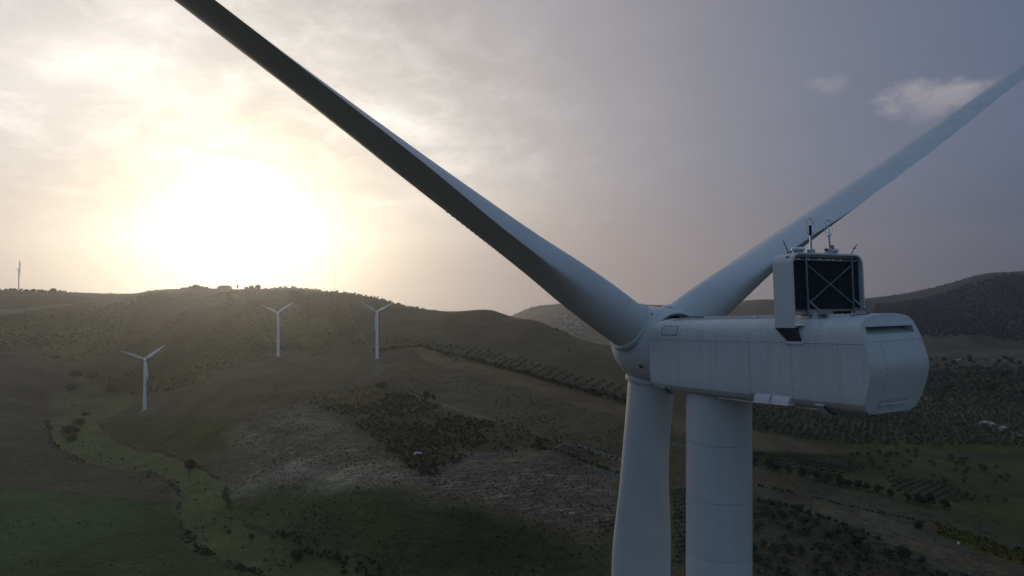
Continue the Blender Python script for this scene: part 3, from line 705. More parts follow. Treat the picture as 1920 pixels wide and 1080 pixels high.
# side hatch near the hub
skin('side_hatch', 12, 14, -2.25, -3.05, proud=.012)
mb = MB(); hp = [on_side(u, r, .014) for u, r in ((-2.24, .788), (-3.06, .788), (-3.06, .85), (-3.06, .912), (-2.24, .912), (-2.24, .85))]
for p, q_ in zip(hp, hp[1:] + hp[:1]): mb.tube(p, q_, .008, .008, 4)
mb.build('hatch_gasket', 'seam_dark', nac)
# half-round fairings low on the side
for ua, ub in ((-6.66, -7.26), (-7.33, -7.98)):
    mb = MB(); n = 10; P = []
    for u in (ua, ub):
        for k in range(n + 1):
            t = math.pi * .5 * k / n; P.append(N(u, -1.36 - .27 * math.sin(t), -1.56 + .25 * math.cos(t)))
        P.append(N(u, -1.30, -1.58))
    m = n + 2; F = [(i, (i + 1) % m, m + (i + 1) % m, m + i) for i in range(m)] + [tuple(range(m - 1, -1, -1)), tuple(range(m, 2 * m))]
    fa = mb.add(P, F).build('side_fairing', 'gelcoat', nac, 50)
    MB().box(((ua + ub) / 2, -1.485, -1.578), (abs(ub - ua) + .03, .36, .03), N).build('fairing_flange', 'rail_white', fa)
for u in (-2.15, -8.95):                                       # jacking lugs under the edge
    o_ = N(u, -1.27, float(outline(u)[2][0]) + .06)
    def fr(x_, y_, z_): return o_ + (AN * x_ + W0 * y_ + VN * z_) * .72
    MB().hexa([fr(*p) for p in ((.20, -.02, -.22), (-.18, -.02, -.22), (-.18, .2, -.22), (.20, .2, -.22), (.26, -.23, .12), (-.10, -.23, .12), (-.10, .1, .12), (.26, .1, .12))]).build('lifting_lug', 'galv', nac)
    MB().box((0.06, -.20, .13), (.42, .10, .03), fr).build('lug_plate', 'rail_white', nac)
    MB().path([fr(-.14, -.22, .10), fr(-.24, -.14, -.06), fr(-.34, -.04, -.16), fr(-.55, 0, -.17)], .022).build('rubber_seal', 'black_plastic', nac)
MB().box((-5.75, -1.12, -1.685), (2.2, .05, .05), N).build('edge_rail', 'rail_white', nac)
MB().box((-8.35, -1.14, -1.665), (1.0, .05, .05), N).build('edge_rail', 'rail_white', nac)
# roof walkway, clutter and safety line
for u0_, u1_ in ((-2.6, -3.55), (-3.62, -4.9), (-4.96, -6.3), (-6.36, -7.3), (-8.3, -9.1)):
    MB().box(((u0_ + u1_) / 2, -.50, 1.04), (abs(u1_ - u0_), .9, .16), N).build('roof_tread', 'walk_tread', nac)
MB().box((-2.42, -.95, 1.12), (.34, .22, .11), N).build('roof_box', 'black_plastic', nac)
MB().path([N(-2.55, -.95, 1.10), N(-2.75, -.98, 1.13), N(-3.2, -.95, 1.12), N(-3.9, -.96, 1.11)], .018).build('safety_line', 'black_plastic', nac)
MB().path([N(-1.9, -.95, 1.03), N(-2.1, -.98, 1.17), N(-2.3, -.95, 1.17), N(-2.5, -.9, 1.20)], .015).build('safety_line', 'black_plastic', nac)
MB().path([N(-9.75, -1.06, 1.06), N(-9.85, -.9, 1.09), N(-10.0, -.72, 1.10), N(-10.05, -.62, 1.12)], .014).build('safety_line', 'black_plastic', nac)
for x_, y_, m_ in ((-7.75, -1.05, 'orange_paint'), (-7.9, -.7, 'rail_white'), (-7.95, -.35, 'rail_white'), (-7.85, 1.0, 'black_plastic'), (-8.0, 1.25, 'black_plastic')):
    MB().box((x_, y_, 1.15), (.12, .26, .11), N).build('cable_clamp', m_, nac)

# cooler on the roof: rounded hoop, radiator, braces
CF, CR, CB, CT, CW, CRAD = -7.60, -8.32, .74, 3.00, 1.67, .36
CO = .05
def hoop(inset):
    w_, t_, r_ = CW - inset, CT - inset, CRAD - inset
    P = [(-w_, CB)] + [(-w_ + r_ - r_ * math.cos(a_), t_ - r_ + r_ * math.sin(a_)) for a_ in np.linspace(0, math.pi / 2, 9)]
    return [(x_ + CO, y_) for x_, y_ in P + [(-x_, y_) for x_, y_ in P[::-1]]]
ho, hi = hoop(0), hoop(.055); n = len(ho)
V2 = [N(CF, *p) for p in ho] + [N(CR, *p) for p in ho] + [N(CF, *p) for p in hi] + [N(CR, *p) for p in hi]
F = []
for i in range(n - 1): F += [(i, i + 1, n + i + 1, n + i), (2 * n + i, 3 * n + i, 3 * n + i + 1, 2 * n + i + 1), (i, 2 * n + i, 2 * n + i + 1, i + 1), (n + i, n + i + 1, 3 * n + i + 1, 3 * n + i)]
F += [(0, n, 3 * n, 2 * n), (n - 1, 3 * n - 1, 4 * n - 1, 2 * n - 1)]
cool = MB().add(V2, F).build('cooler_hood', 'gelcoat', T, 40)
MB().box((-8.10, .05, (1.26 + 2.90) / 2), (.10, 3.22, 1.62), N).build('radiator', 'fin_black', cool)
mb = MB()
for k in range(52): mb.box((-8.165, -1.52 + k * .0615, 2.07), (.03, .012, 1.56), N)
tag(mb.build('radiator_fin', 'fin_black', cool), kind='stuff')
for w_ in (-1.585, 1.585): MB().box((-8.17, w_ + .05, 2.07), (.05, .03, 1.6), N).build('radiator_frame', 'seam_dark', cool)
MB().box((-8.20, .05, 2.80), (.05, 3.1, .06), N).build('top_pipe', 'steel', cool)
for w_ in (-1.42, -1.22, -.78, -.28, .10, .34, .72):
    MB().box((-8.235, w_, 2.815), (.03, .10, .035), N).build('pipe_label', 'rail_white', cool)
CU = -8.30
for w_ in (-.98, 1.17):
    po = MB().box((CU, w_, 2.02), (.05, .055, 1.86), N).build('post', 'steel', cool)
    MB().box((CU, w_, 1.25), (.16, .22, .09), N).build('post_bracket', 'steel', po)
    MB().box((CU, w_, 1.10), (.22, .34, .05), N).build('post_foot', 'seam_dark', po)
    MB().tube(N(CU - .02, w_ + .02, 1.55), N(CU - .50, w_ + .02, 1.12), .032, .032, 8).build('strut', 'steel', cool)
    MB().box((CU - .52, w_ + .02, 1.09), (.26, .24, .06), N).build('strut_foot', 'seam_dark', cool)
for s_ in (1, -1):
    MB().tube(N(CU - .03 * s_, .09 - 1.05 * s_, 2.62), N(CU - .03 * s_, .09 + 1.05 * s_, 1.42), .020, .020, 8).build('cross_brace', 'steel', cool)
MB().box((CU, 0, 1.24), (.06, 3.1, .06), N).build('bottom_rail', 'steel', cool)
for s_ in (-1, 1):                                             # the duct feet that carry the hood on the side of the nacelle
    P = [(CF - .02, 1.66, .74), (CR + .02, 1.66, .74), (CR + .02, 1.40, .74), (CF - .02, 1.40, .74), (CF - .36, 1.515, .33), (CR - .14, 1.515, .33), (CR - .14, 1.40, .33), (CF - .36, 1.40, .33)]
    ft = MB().hexa([N(a_, s_ * b_, c_) for a_, b_, c_ in P]).build('hood_foot', 'fin_black', cool)
    MB().box(((CF + CR) / 2 - .25, s_ * 1.515, .29), (.66, .05, .09), N).build('foot_flange', 'gelcoat', ft)
    MB().box((CR + .0, s_ * 1.40, .86), (.30, .42, .12), N).build('hood_bracket', 'rail_white', cool)
for w_, kind in ((-.62, 0), (.24, 1)):                         # wind sensors in lightning hoops
    u_ = -8.22; ms = MB().tube(N(u_, w_, CT), N(u_, w_, CT + .56), .040, .032, 10).build('sensor_mast', 'galv', cool)
    MB().torus(N(u_, w_, CT + .80), AN, .20, .0085, 36, 6, (.86, 1.32)).build('lightning_hoop', 'steel', ms)
    if kind == 0: MB().lathe(N(u_, w_, CT + .56), VN, [(0, .025), (.02, .04), (.22, .04), (.24, .048), (.29, .045), (.30, .01)], 12).build('wind_sensor', 'black_plastic', ms, 40)
    else: MB().lathe(N(u_, w_, CT + .52), VN, [(0, .03), (.03, .05), (.10, .05), (.12, .035), (.30, .035), (.33, .01)], 12).build('wind_sensor', 'lens', ms, 40)
    MB().box((u_, w_, CT + .05), (.16, .16, .12), N).build('mast_base', 'galv', ms)
MB().box((-8.2, .40, CT + .22), (.07, .10, .12), N).build('junction_box', 'orange_paint', cool)
MB().box((-8.2, .12, CT + .13), (.07, .09, .07), N).build('junction_box', 'black_plastic', cool)
for w_ in (-.92, .66):                                         # warning lights
    li = MB().lathe(N(-7.98, w_, CT), VN, [(0, .17), (.02, .18), (.04, .18), (.05, .15), (.08, .15), (.09, .21), (.11, .22), (.12, .21)], 28).build('warning_light', 'galv', cool, 40)
    MB().lathe(N(-7.98, w_, CT + .12), VN, [(0, .20), (.05, .20), (.07, .18), (.08, .05)], 28).build('light_lens', 'lens', li, 40)
for p, q_ in (((-7.9, -1.22, CT - .02), (-7.9, -1.46, CT + .40)), ((-8.2, 1.26, CT - .02), (-8.2, 1.62, CT + .34))):
    MB().tube(N(*p), N(*q_), .020, .014, 8).build('lightning_rod', 'steel', cool)
MB().box((-8.2, 1.48, CT + .21), (.05, .08, .04), N).build('rod_clamp', 'steel', cool)

# ------------------------------------------------------------------ the far turbines
def small_turbine(name, pos, H, blade, th, azs, label, pitch=35, rad=(1.9, 1.1), group=None, slim=1.0):
    o = thing(name, pos, label, 'wind turbine', group)
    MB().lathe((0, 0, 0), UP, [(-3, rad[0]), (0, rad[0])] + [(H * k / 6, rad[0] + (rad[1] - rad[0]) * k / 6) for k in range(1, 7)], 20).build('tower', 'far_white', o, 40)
    MB().lathe((0, 0, 0), UP, [(-2.5, rad[0] + 1.6), (.25, rad[0] + 1.6), (.3, rad[0] + 1.4)], 20).build('foundation', 'plaster', o, 40)
    a = np.array((-math.sin(th), math.cos(th), .07)); a /= np.linalg.norm(a); h = np.array((math.cos(th), math.sin(th), 0.)); v = np.cross(h, a)
    c = UP * (H + 1.1)
    pr = [(-4.4, .85), (-4.2, 1.05), (-1, 1.25), (1.2, 1.15), (1.7, .9)]
    mb = MB()
    V2 = []
    for u, s_ in pr:
        for k in range(12):
            t = 2 * math.pi * (k + .5) / 12; cx, cy = math.cos(t), math.sin(t); e_ = max(abs(cx), abs(cy)) ** .6
            V2.append(c + a * u + h * cx / e_ * s_ + v * cy / e_ * s_)
    F = [(i * 12 + j, i * 12 + (j + 1) % 12, (i + 1) * 12 + (j + 1) % 12, (i + 1) * 12 + j) for i in range(len(pr) - 1) for j in range(12)] + [tuple(range(12)), tuple(range(48, 60))]
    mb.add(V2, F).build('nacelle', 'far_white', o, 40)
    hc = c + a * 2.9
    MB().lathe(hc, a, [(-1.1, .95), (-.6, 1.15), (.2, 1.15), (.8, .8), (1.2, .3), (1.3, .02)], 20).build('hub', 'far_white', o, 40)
    for z in azs:
        t = math.sin(z) * v - math.cos(z) * h; r0 = math.sin(z) * h + math.cos(z) * v
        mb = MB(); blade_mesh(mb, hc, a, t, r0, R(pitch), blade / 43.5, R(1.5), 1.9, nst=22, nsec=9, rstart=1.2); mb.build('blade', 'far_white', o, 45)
    return o
tri = lambda d: [R(d - 60), R(d + 60), R(d + 180)]
gp = 'small turbines on the far slopes'
small_turbine('wind_turbine', ground(271.5, 744), 54, 25, R(27), tri(-9), 'small white turbine on the lower slope beside the winding creek', 12, group=gp)
small_turbine('wind_turbine', ground(521.5, 863), 54, 24, R(30), tri(-6), 'small white turbine at the foot of the scrubby olive-green hill', 12, group=gp)
small_turbine('wind_turbine', ground(707, 802), 54, 23, R(24), tri(1), 'small white turbine beside the far orchard below the ridge line', 12, group=gp)
rp = crest(35); rp = ground(35, min(rp[1] + 330, 2000))
rz = ZC + (540 - 504) / 1280 * rp[1]
small_turbine('wind_turbine', rp, max(30, rz - rp[2] - 1), 26, R(-78), [R(-8), R(112), R(172)], 'lone turbine standing on the skyline ridge, its rotor seen edge-on', 60)

# ------------------------------------------------------------------ plants
def quads(P, nrm, size, asp=1.0):
    """leaf quads at points P facing nrm"""
    n = len(P); nrm = nrm / (np.linalg.norm(nrm, axis=1)[:, None] + 1e-9)
    e = np.cross(nrm, rng.normal(size=(n, 3))); e /= np.linalg.norm(e, axis=1)[:, None] + 1e-9; f = np.cross(nrm, e)
    s = (size * rng.uniform(.6, 1.35, n))[:, None]
    V = np.stack([P - e * s - f * s * asp * .4, P + e * s * .2 - f * s * asp, P + e * s + f * s * asp * .3, P - e * s * .3 + f * s * asp], 1)
    return V.reshape(-1, 3), np.arange(4 * n).reshape(n, 4)
def crown_pts(n, rx, rz, lobes, base_z, spread=.75):
    """points in leaf clumps that make an uneven crown"""
    th_ = rng.uniform(0, 2 * np.pi, lobes); ph = rng.uniform(-.5, 1.0, lobes); rr_ = rng.uniform(.35, 1.0, lobes)
    c = np.c_[np.cos(th_) * rx * spread * rr_ * np.cos(ph * 1.1), np.sin(th_) * rx * spread * rr_ * np.cos(ph * 1.1), base_z + rz * (1 + ph * .75)]
    k = rng.integers(0, lobes, n); d = rng.normal(size=(n, 3)); d /= np.linalg.norm(d, axis=1)[:, None]
    rad = rng.uniform(.28, .52, lobes)[k] * rx; P = c[k] + d * (rad * rng.uniform(.55, 1.05, n))[:, None] * np.array((1, 1, .85))
    return P, d * .8 + rng.normal(size=(n, 3)) * .45 + np.array((0, 0, .3))
def raw_mesh(name, V, F):
    m = bpy.data.meshes.new(name); k = F.shape[1]; m.vertices.add(len(V)); m.vertices.foreach_set('co', np.asarray(V, float).ravel())
    m.loops.add(F.size); m.loops.foreach_set('vertex_index', F.ravel().astype(np.int32)); m.polygons.add(len(F)); m.polygons.foreach_set('loop_start', np.arange(0, F.size, k, dtype=np.int32))
    m.update(calc_edges=True); return m
def tree_kind(mat, nvar, rx, rz, h0, n, lobes, leaf, tr=.16):
    out_ = []
    for i in range(nvar):
        sx = rng.uniform(.85, 1.15); P, nr = crown_pts(n, rx * sx, rz * rng.uniform(.85, 1.2), lobes, h0)
        V, F = quads(P, nr, leaf, .75); cm_ = raw_mesh('crown', V, F); cm_.materials.append(MATS[mat])
        mb = MB(); lean = rng.normal(0, .12, 2); top = np.array((lean[0], lean[1], h0 + rz * .45))
        mb.tube((0, 0, -.5), top * .5, tr * 1.25, tr, 7); mb.tube(top * .5, top, tr, tr * .6, 6)
        for k in range(4):
            a_ = k * 1.6 + rng.uniform(0, 1); q_ = top * .55 + np.array((math.cos(a_) * rx * .55, math.sin(a_) * rx * .55, rz * .9)); mb.tube(top * .5, q_, tr * .6, tr * .2, 5)
        tm = mb.mesh('trunk'); tm.materials.append(MATS['bark']); out_.append((tm, cm_))
    return out_
OLIVE = tree_kind('olive_leaf', 8, 2.2, 1.5, .75, 560, 15, .25)
DARK = tree_kind('dark_leaf', 5, 2.5, 1.8, .45, 640, 15, .29)
BROAD = tree_kind('dark_leaf', 5, 5.0, 2.5, .1, 1700, 26, .44, .35)
def plant(kind, p, s, label, cat, name, group=None, sz=None):
    if kind is BROAD and sz is None: sz = s * rnd.uniform(.75, 1.1)
    o = thing(name, (p[0], p[1], p[2] - .1), label, cat, group)
    tm, cm_ = kind[rnd.randrange(len(kind))]; rz_ = rnd.uniform(0, 6.28); sz = sz or s * rnd.uniform(.85, 1.12)
    for nm, m in (('trunk', tm), ('crown', cm_)):
        c = bpy.data.objects.new(nm, m); COL.objects.link(c); c.parent = o; c.scale = (s, s, sz); c.rotation_euler = (0, 0, rz_)
    return o
def scatter(P, step, jit, ang_, keep=1.0):
    """jittered rows inside a polygon, turned by ang_"""
    lo, hi_ = P.min(0), P.max(0); c = (lo + hi_) / 2; L = np.linalg.norm(hi_ - lo) / 2
    a, b = np.meshgrid(np.arange(-L, L, step[0]), np.arange(-L, L, step[1])); a = a.ravel() + rng.normal(0, jit, a.size); b = b.ravel() + rng.normal(0, jit, b.size)
    x = c[0] + a * math.cos(ang_) - b * math.sin(ang_); y = c[1] + a * math.sin(ang_) + b * math.cos(ang_)
    m = inside(P, x, y) & (rng.random(x.size) < keep); x, y = x[m], y[m]
    return np.c_[x, y, hgt(x, y) + ZC]
def patchy(P, wl, cut, seed=5):
    return P[fbm(P[:, 0], P[:, 1], wl, 3, seed) > cut]
def seen(P, m=60):
    px = 960 + 1280 * P[:, 0] / P[:, 1]; py = 540 - 1280 * (P[:, 2] - ZC) / P[:, 1]
    return (px > -m) & (px < 1920 + m) & (py < 1080 + m)
def along(step, jit, *pp):
    L = [at(*p)[:2] for p in pp]; o = []
    for a, b in zip(L[:-1], L[1:]):
        d = np.linalg.norm(b - a); k = max(1, int(d / step))
        for i in range(k): q_ = a + (b - a) * (i + rng.uniform(0, .6)) / k + rng.normal(0, jit, 2); o.append((*q_, float(hgt(*q_)) + ZC))
    return np.array(o)
def stuff(name, P, s, mat, label, cat, nleaf=34, leaf=.5, flat=.8, lobes=4):
    """a mass of low bushes or distant trees as one object"""
    Vs, Fs, o = [], [], 0
    protos = []
    for i in range(6):
        q_, nr = crown_pts(nleaf, 1.0, .55 * flat, lobes, .12, .6); protos.append(quads(q_, nr, leaf, .8))
    sc = s * rng.uniform(.65, 1.35, len(P)); k = rng.integers(0, 6, len(P)); tz = rng.uniform(0, 6.28, len(P))
    for p, c_, i, a_ in zip(P, sc, k, tz):
        V, F = protos[i]; ca_, sa = math.cos(a_) * c_, math.sin(a_) * c_
        Vs.append(np.c_[V[:, 0] * ca_ - V[:, 1] * sa + p[0], V[:, 0] * sa + V[:, 1] * ca_ + p[1], V[:, 2] * c_ + p[2] - .1 * c_]); Fs.append(F + o); o += len(V)
    ob = link(name, raw_mesh(name, np.concatenate(Vs), np.concatenate(Fs)), mat); return tag(ob, label, cat, kind='stuff')

budget = 0
# near olive orchard, lower right
ROWA = math.atan2(*(Z_['strip'][2] - Z_['strip'][0])[::-1])
P = scatter(Z_['near_orch'], (7.4, 6.6), 2.0, ROWA, .76); P = P[seen(P, 25)]
for p in P[:150]: plant(OLIVE, p, rnd.choice((.6, .8, .95, 1.05, 1.2, 1.4)), 'grey-green olive tree in the loose grove below the ploughed strip', 'olive tree', 'olive_tree', 'olive trees of the near grove')
P = patchy(scatter(Z_['near_orch'], (4.2, 4.2), 2.0, .4, .5), 18, .05); P = P[seen(P, 20)]; stuff('grove_weeds', P, .85, 'scrub_leaf', 'low weeds and brambles on the soil of the near grove', 'weeds', 22, .42, .6)
# dense hedge row of olives
for p in along(5.4, .9, (1412, 872), (1480, 888), (1560, 908), (1640, 922), (1720, 945), (1795, 958)):
    plant(DARK, p, rnd.uniform(1.0, 1.45), 'dark rounded tree in the close row beside the vineyard', 'tree', 'row_tree', 'trees of the close row')
# loose trees in the meadow beyond
P = scatter(poly((1560, 852), (1700, 848), (1860, 862), (1900, 905), (1830, 920), (1700, 893), (1600, 880)), (10, 9), 2.0, .5, .55)
for p in P[:70]: plant(OLIVE, p, rnd.uniform(.65, 1.15), 'small tree scattered on the yellow-green meadow past the vineyard', 'tree', 'meadow_tree', 'trees scattered on the meadow')
for p in along(11, 3, (1800, 930), (1850, 945), (1925, 950)): plant(OLIVE, p, rnd.uniform(.7, 1.0), 'small tree at the grassy edge of the ploughed field', 'tree', 'field_tree', 'trees at the field edge')
# front rows of the big grove
PG = scatter(Z_['grove'], (7.2, 6.4), .8, .35, .95); PG = PG[seen(PG, 20)]; PG = PG[np.argsort(PG[:, 1])]
for p in PG[:70]: plant(OLIVE, p, rnd.uniform(.8, 1.05), 'olive tree along the front of the dense far grove', 'olive tree', 'olive_tree', 'olive trees fronting the dense grove')
stuff('olive_grove', PG[70:], 2.1, 'olive_leaf', 'dense dark olive grove of many rows on the valley floor', 'grove', 30, .36, 1.1, 5)
PG = scatter(Z_['grove2'], (9, 8), 1.2, .35, .8); stuff('olive_grove', PG[seen(PG)], 3.0, 'olive_leaf', 'far olive grove under the mountain foot', 'grove', 24, .42, 1.1, 5)
PO = scatter(Z_['orchard'], (4.6, 11.5), .6, 1.15, .95)
stuff('hill_orchard', PO[seen(PO)], 1.75, 'olive_leaf', 'orchard planted in straight rows on the slope below the smooth hill', 'orchard', 26, .40, 1.0, 4)
stuff('orchard_hedge', along(3.0, 1.0, (700, 660), (760, 652), (870, 671), (1000, 706), (1100, 736), (1178, 757)), 2.4, 'dark_leaf', 'dark hedge along the lower edge of the hill orchard', 'hedge', 30, .4, 1.2)
far_t = scatter(poly((1425, 738), (1620, 756), (1760, 742), (1930, 748), (1930, 672), (1750, 672), (1560, 700), (1425, 700)), (26, 22), 9, .3, .6)
stuff('far_woodland', far_t, 4.6, 'dark_leaf', 'scattered dark trees on the far plain before the mountain', 'trees', 26, .42, 1.1, 5)
mt = scatter(poly((1640, 620), (1930, 640), (1930, 522), (1850, 524), (1800, 538), (1750, 556), (1640, 570)), (11, 10), 6, .3, .9)
stuff('mountain_scrub', mt, 4.2, 'far_haze_leaf', 'dark woodland clinging to the mountain slope', 'trees', 14, .50, .8, 5)
def ridge(px0, px1, step, zmin=700, zmax=2900):
    return np.array([crest(p + rng.normal(0, step * .9), zmin, zmax) - np.array((0, 0, rng.uniform(0, 1.6))) for p in np.arange(px0, px1, step)])
stuff('ridge_scrub', ridge(470, 800, 3.2), 2.3, 'dark_leaf', 'line of low bushes along the near ridge crest', 'bushes', 26, .4, .9)
stuff('ridge_scrub', ridge(1640, 1925, 2.5), 3.6, 'far_haze_leaf', 'low trees along the mountain skyline', 'trees', 18, .45, .8)
stuff('ridge_scrub', ridge(930, 1200, 5, 2600, 4200), 4.5, 'dark_leaf', 'tiny trees along the pale far ridge', 'trees', 14, .45, .7)
stuff('ridge_scrub', ridge(140, 345, 9), 2.0, 'dark_leaf', 'low bushes dotted along the level skyline between lone turbine and farmhouse', 'bushes', 22, .4, .8)
stuff('ridge_scrub', ridge(-20, 128, 2.6), 3.6, 'dark_leaf', 'continuous band of low trees at the foot of the lone skyline turbine', 'trees', 26, .4, 1.0)
stuff('ridge_scrub', ridge(340, 392, 2.4), 3.4, 'dark_leaf', 'low thicket under the skyline trees near the farmhouse', 'thicket', 26, .4, .9)
hl = np.array([ground(px + rng.normal(0, 2), 1080 - (px - 975) * .9) for px in np.arange(975, 1066, 3.0)])
stuff('slope_hedge', hl, 3.2, 'dark_leaf', 'dark hedge running down behind the smooth hill shoulder', 'hedge', 26, .42, 1.0)
# vineyards: low rows
for zone, lab, an_ in ((poly((1412, 846), (1500, 858), (1610, 880), (1560, 902), (1412, 866)), 'vineyard rows at the head of the close tree row', ROWA + .9), (poly((1650, 888), (1760, 905), (1835, 935), (1760, 945), (1680, 922)), 'vineyard rows between the meadow and the close tree row', ROWA + .9),
                       (poly((1262, 920), (1290, 915), (1290, 1060), (1262, 1062)), 'vineyard rows glimpsed between the blade and the tower', .2), (poly((1120, 985), (1160, 960), (1160, 1015)), 'vineyard rows beside the bare domed field', .2)):
    P = scatter(zone, (1.6, 4.2), .2, an_); stuff('vineyard', P, .95, 'olive_leaf', lab, 'vineyard', 12, .5, 1.0, 3)
# shrub masses
big = Z_['scrub'].mean(0) + (Z_['scrub'] - Z_['scrub'].mean(0)) * 1.07
P = patchy(scatter(big, (3.4, 3.4), 2.0, .4, .8), 34, -.1); stuff('scrub_patch', P, 1.5, 'dark_leaf', 'dark thorny scrub covering the hollow between the bare fields', 'scrub', 34, .32, .9)
P = scatter(big, (6, 6), 3.0, .4, .6); stuff('scrub_patch', P, 1.3, 'scrub_leaf', 'brown dry undergrowth among the dark scrub of the hollow', 'scrub', 26, .38, .7)
P = patchy(scatter(Z_['olive_hill'], (7, 7), 3.5, .4, .75), 90, .05, 8); stuff('hill_scrub', P, 2.0, 'scrub_leaf', 'dry bushes dotted over the olive-green hillside', 'scrub', 24, .42, .6)
P = patchy(scatter(Z_['olive_hill'], (9, 9), 4, .4, .6), 70, .35, 15); stuff('hill_scrub', P, 2.6, 'dark_leaf', 'darker thickets in the folds of the olive-green hillside', 'scrub', 24, .42, .6)
P = scatter(poly((540, 546), (640, 556), (690, 590), (662, 640), (620, 600), (560, 575)), (7, 7), 3.5, .4, .6); stuff('hill_scrub', P, 2.2, 'dark_leaf', 'dark scrub on the steep flank under the ridge crest', 'scrub', 26, .4, .8)
P = patchy(scatter(Z_['creek'], (4.5, 4.5), 2.2, .4, .35), 20, .25); stuff('creek_reeds', P, .8, 'reed_leaf', 'tussocks of pale grass along the creek bed', 'grass', 22, .42, .6)
P = along(2.0, 2.2, (88, 790), (98, 835), (150, 868), (280, 887), (334, 915)); P = patchy(P, 16, .1); stuff('creek_bushes', P, 1.0, 'dark_leaf', 'string of small bushes along the creek beside the ploughed field', 'bushes', 24, .4, .8)
P = patchy(along(1.0, 1.9, (340, 985), (372, 1025), (420, 1055), (500, 1084), (540, 1098)), 14, -.1); stuff('creek_bushes', P, 1.05, 'dark_leaf', 'dark bramble edge between creek grass and green field', 'bushes', 24, .4, .7)
P = along(1.2, .9, (1408, 907), (1500, 927), (1620, 956), (1700, 972), (1760, 985)); P = patchy(P, 22, -.15); stuff('ditch_scrub', P, .75, 'dark_leaf', 'dark weeds along the ditch above the ploughed strip', 'weeds', 22, .42, .7)
P = along(2.4, .6, (1405, 935), (1480, 950), (1560, 978), (1650, 1012)); stuff('ditch_scrub', P, 1.5, 'dark_leaf', 'bushes along the upper edge of the near grove', 'bushes', 28, .38, .8)
P = scatter(Z_['yellow'], (2.2, 2.2), .8, .4, .8); stuff('broom_strip', P, 1.1, 'gold_leaf', 'yellowing bushes in a long strip beside the ditch', 'bushes', 22, .42, .9)
P = along(2.2, .8, (1000, 838), (1060, 850), (1110, 872), (1165, 888)); stuff('bank_scrub', P, 1.3, 'dark_leaf', 'dark scrub on the bank above the domed field', 'scrub', 26, .4, .8)
P = along(2.0, 2.2, (725, 722), (800, 745), (900, 780), (1010, 820), (1165, 864)); P = patchy(P, 30, .0); stuff('track_scrub', P, .9, 'dark_leaf', 'low bushes beside the track above the scrub hollow', 'bushes', 22, .42, .8)
P = scatter(Z_['green_mid'], (7, 7), 3.5, .4, .35); stuff('weed_tufts', P, .7, 'scrub_leaf', 'weed tufts scattered over the dark green slope', 'weeds', 16, .45, .6)
P = along(1.6, 2.6, (520, 1002), (580, 1028), (660, 1062), (720, 1085)); stuff('creek_bushes', P, 1.4, 'scrub_leaf', 'brown brambles along the foot of the green slope', 'bushes', 26, .4, .8)
slope = poly((400, 900), (470, 780), (560, 700), (720, 690), (860, 700), (1000, 740), (1170, 790), (1170, 1000), (1140, 1090), (760, 1090), (560, 1010), (440, 950))
P = patchy(scatter(slope, (3.6, 3.6), 1.8, .4, .8), 26, -.05, 33); stuff('grass_tufts', P, .62, 'tuft_leaf', 'dry grass tufts speckled over the open central slope', 'grass', 9, .5, .6, 3)
P = patchy(scatter(slope, (4.2, 4.2), 2.0, .4, .7), 20, .45, 35); stuff('grass_tufts', P, .6, 'scrub_leaf', 'dark weeds speckled over the open central slope', 'weeds', 9, .5, .6, 3)
for zn, st_ in (('bare_hi', 2.4), ('dome', 3.6), ('bare_a', 4.6)):
    P = patchy(scatter(Z_[zn], (st_, st_), st_ * .45, .9, .6), 15, .0, 37); stuff('stones', P, .42, 'stone_chip', {'bare_hi': 'pale stones littering the whitish eroded bank', 'dome': 'pale stones on the domed bare field', 'bare_a': 'pale stones on the washed-out slope'}[zn], 'stones', 6, .5, .35, 2)
P = patchy(scatter(Z_['olive_hill'], (6.5, 6.5), 3.2, .4, .7), 45, .0, 39); stuff('grass_tufts', P, 1.1, 'tuft_leaf', 'dry grass tussocks over the olive-green hillside', 'grass', 8, .5, .5, 3)
left = poly((-60, 700), (110, 745), (100, 840), (280, 888), (335, 930), (340, 990), (500, 1085), (-60, 1085))
P = patchy(scatter(left, (5.2, 5.2), 2.6, .4, .6), 30, .05, 43); stuff('grass_tufts', P[seen(P, 10)], .5, 'scrub_leaf', 'small weeds over the ploughed and green fields beside the creek', 'weeds', 8, .5, .5, 3)
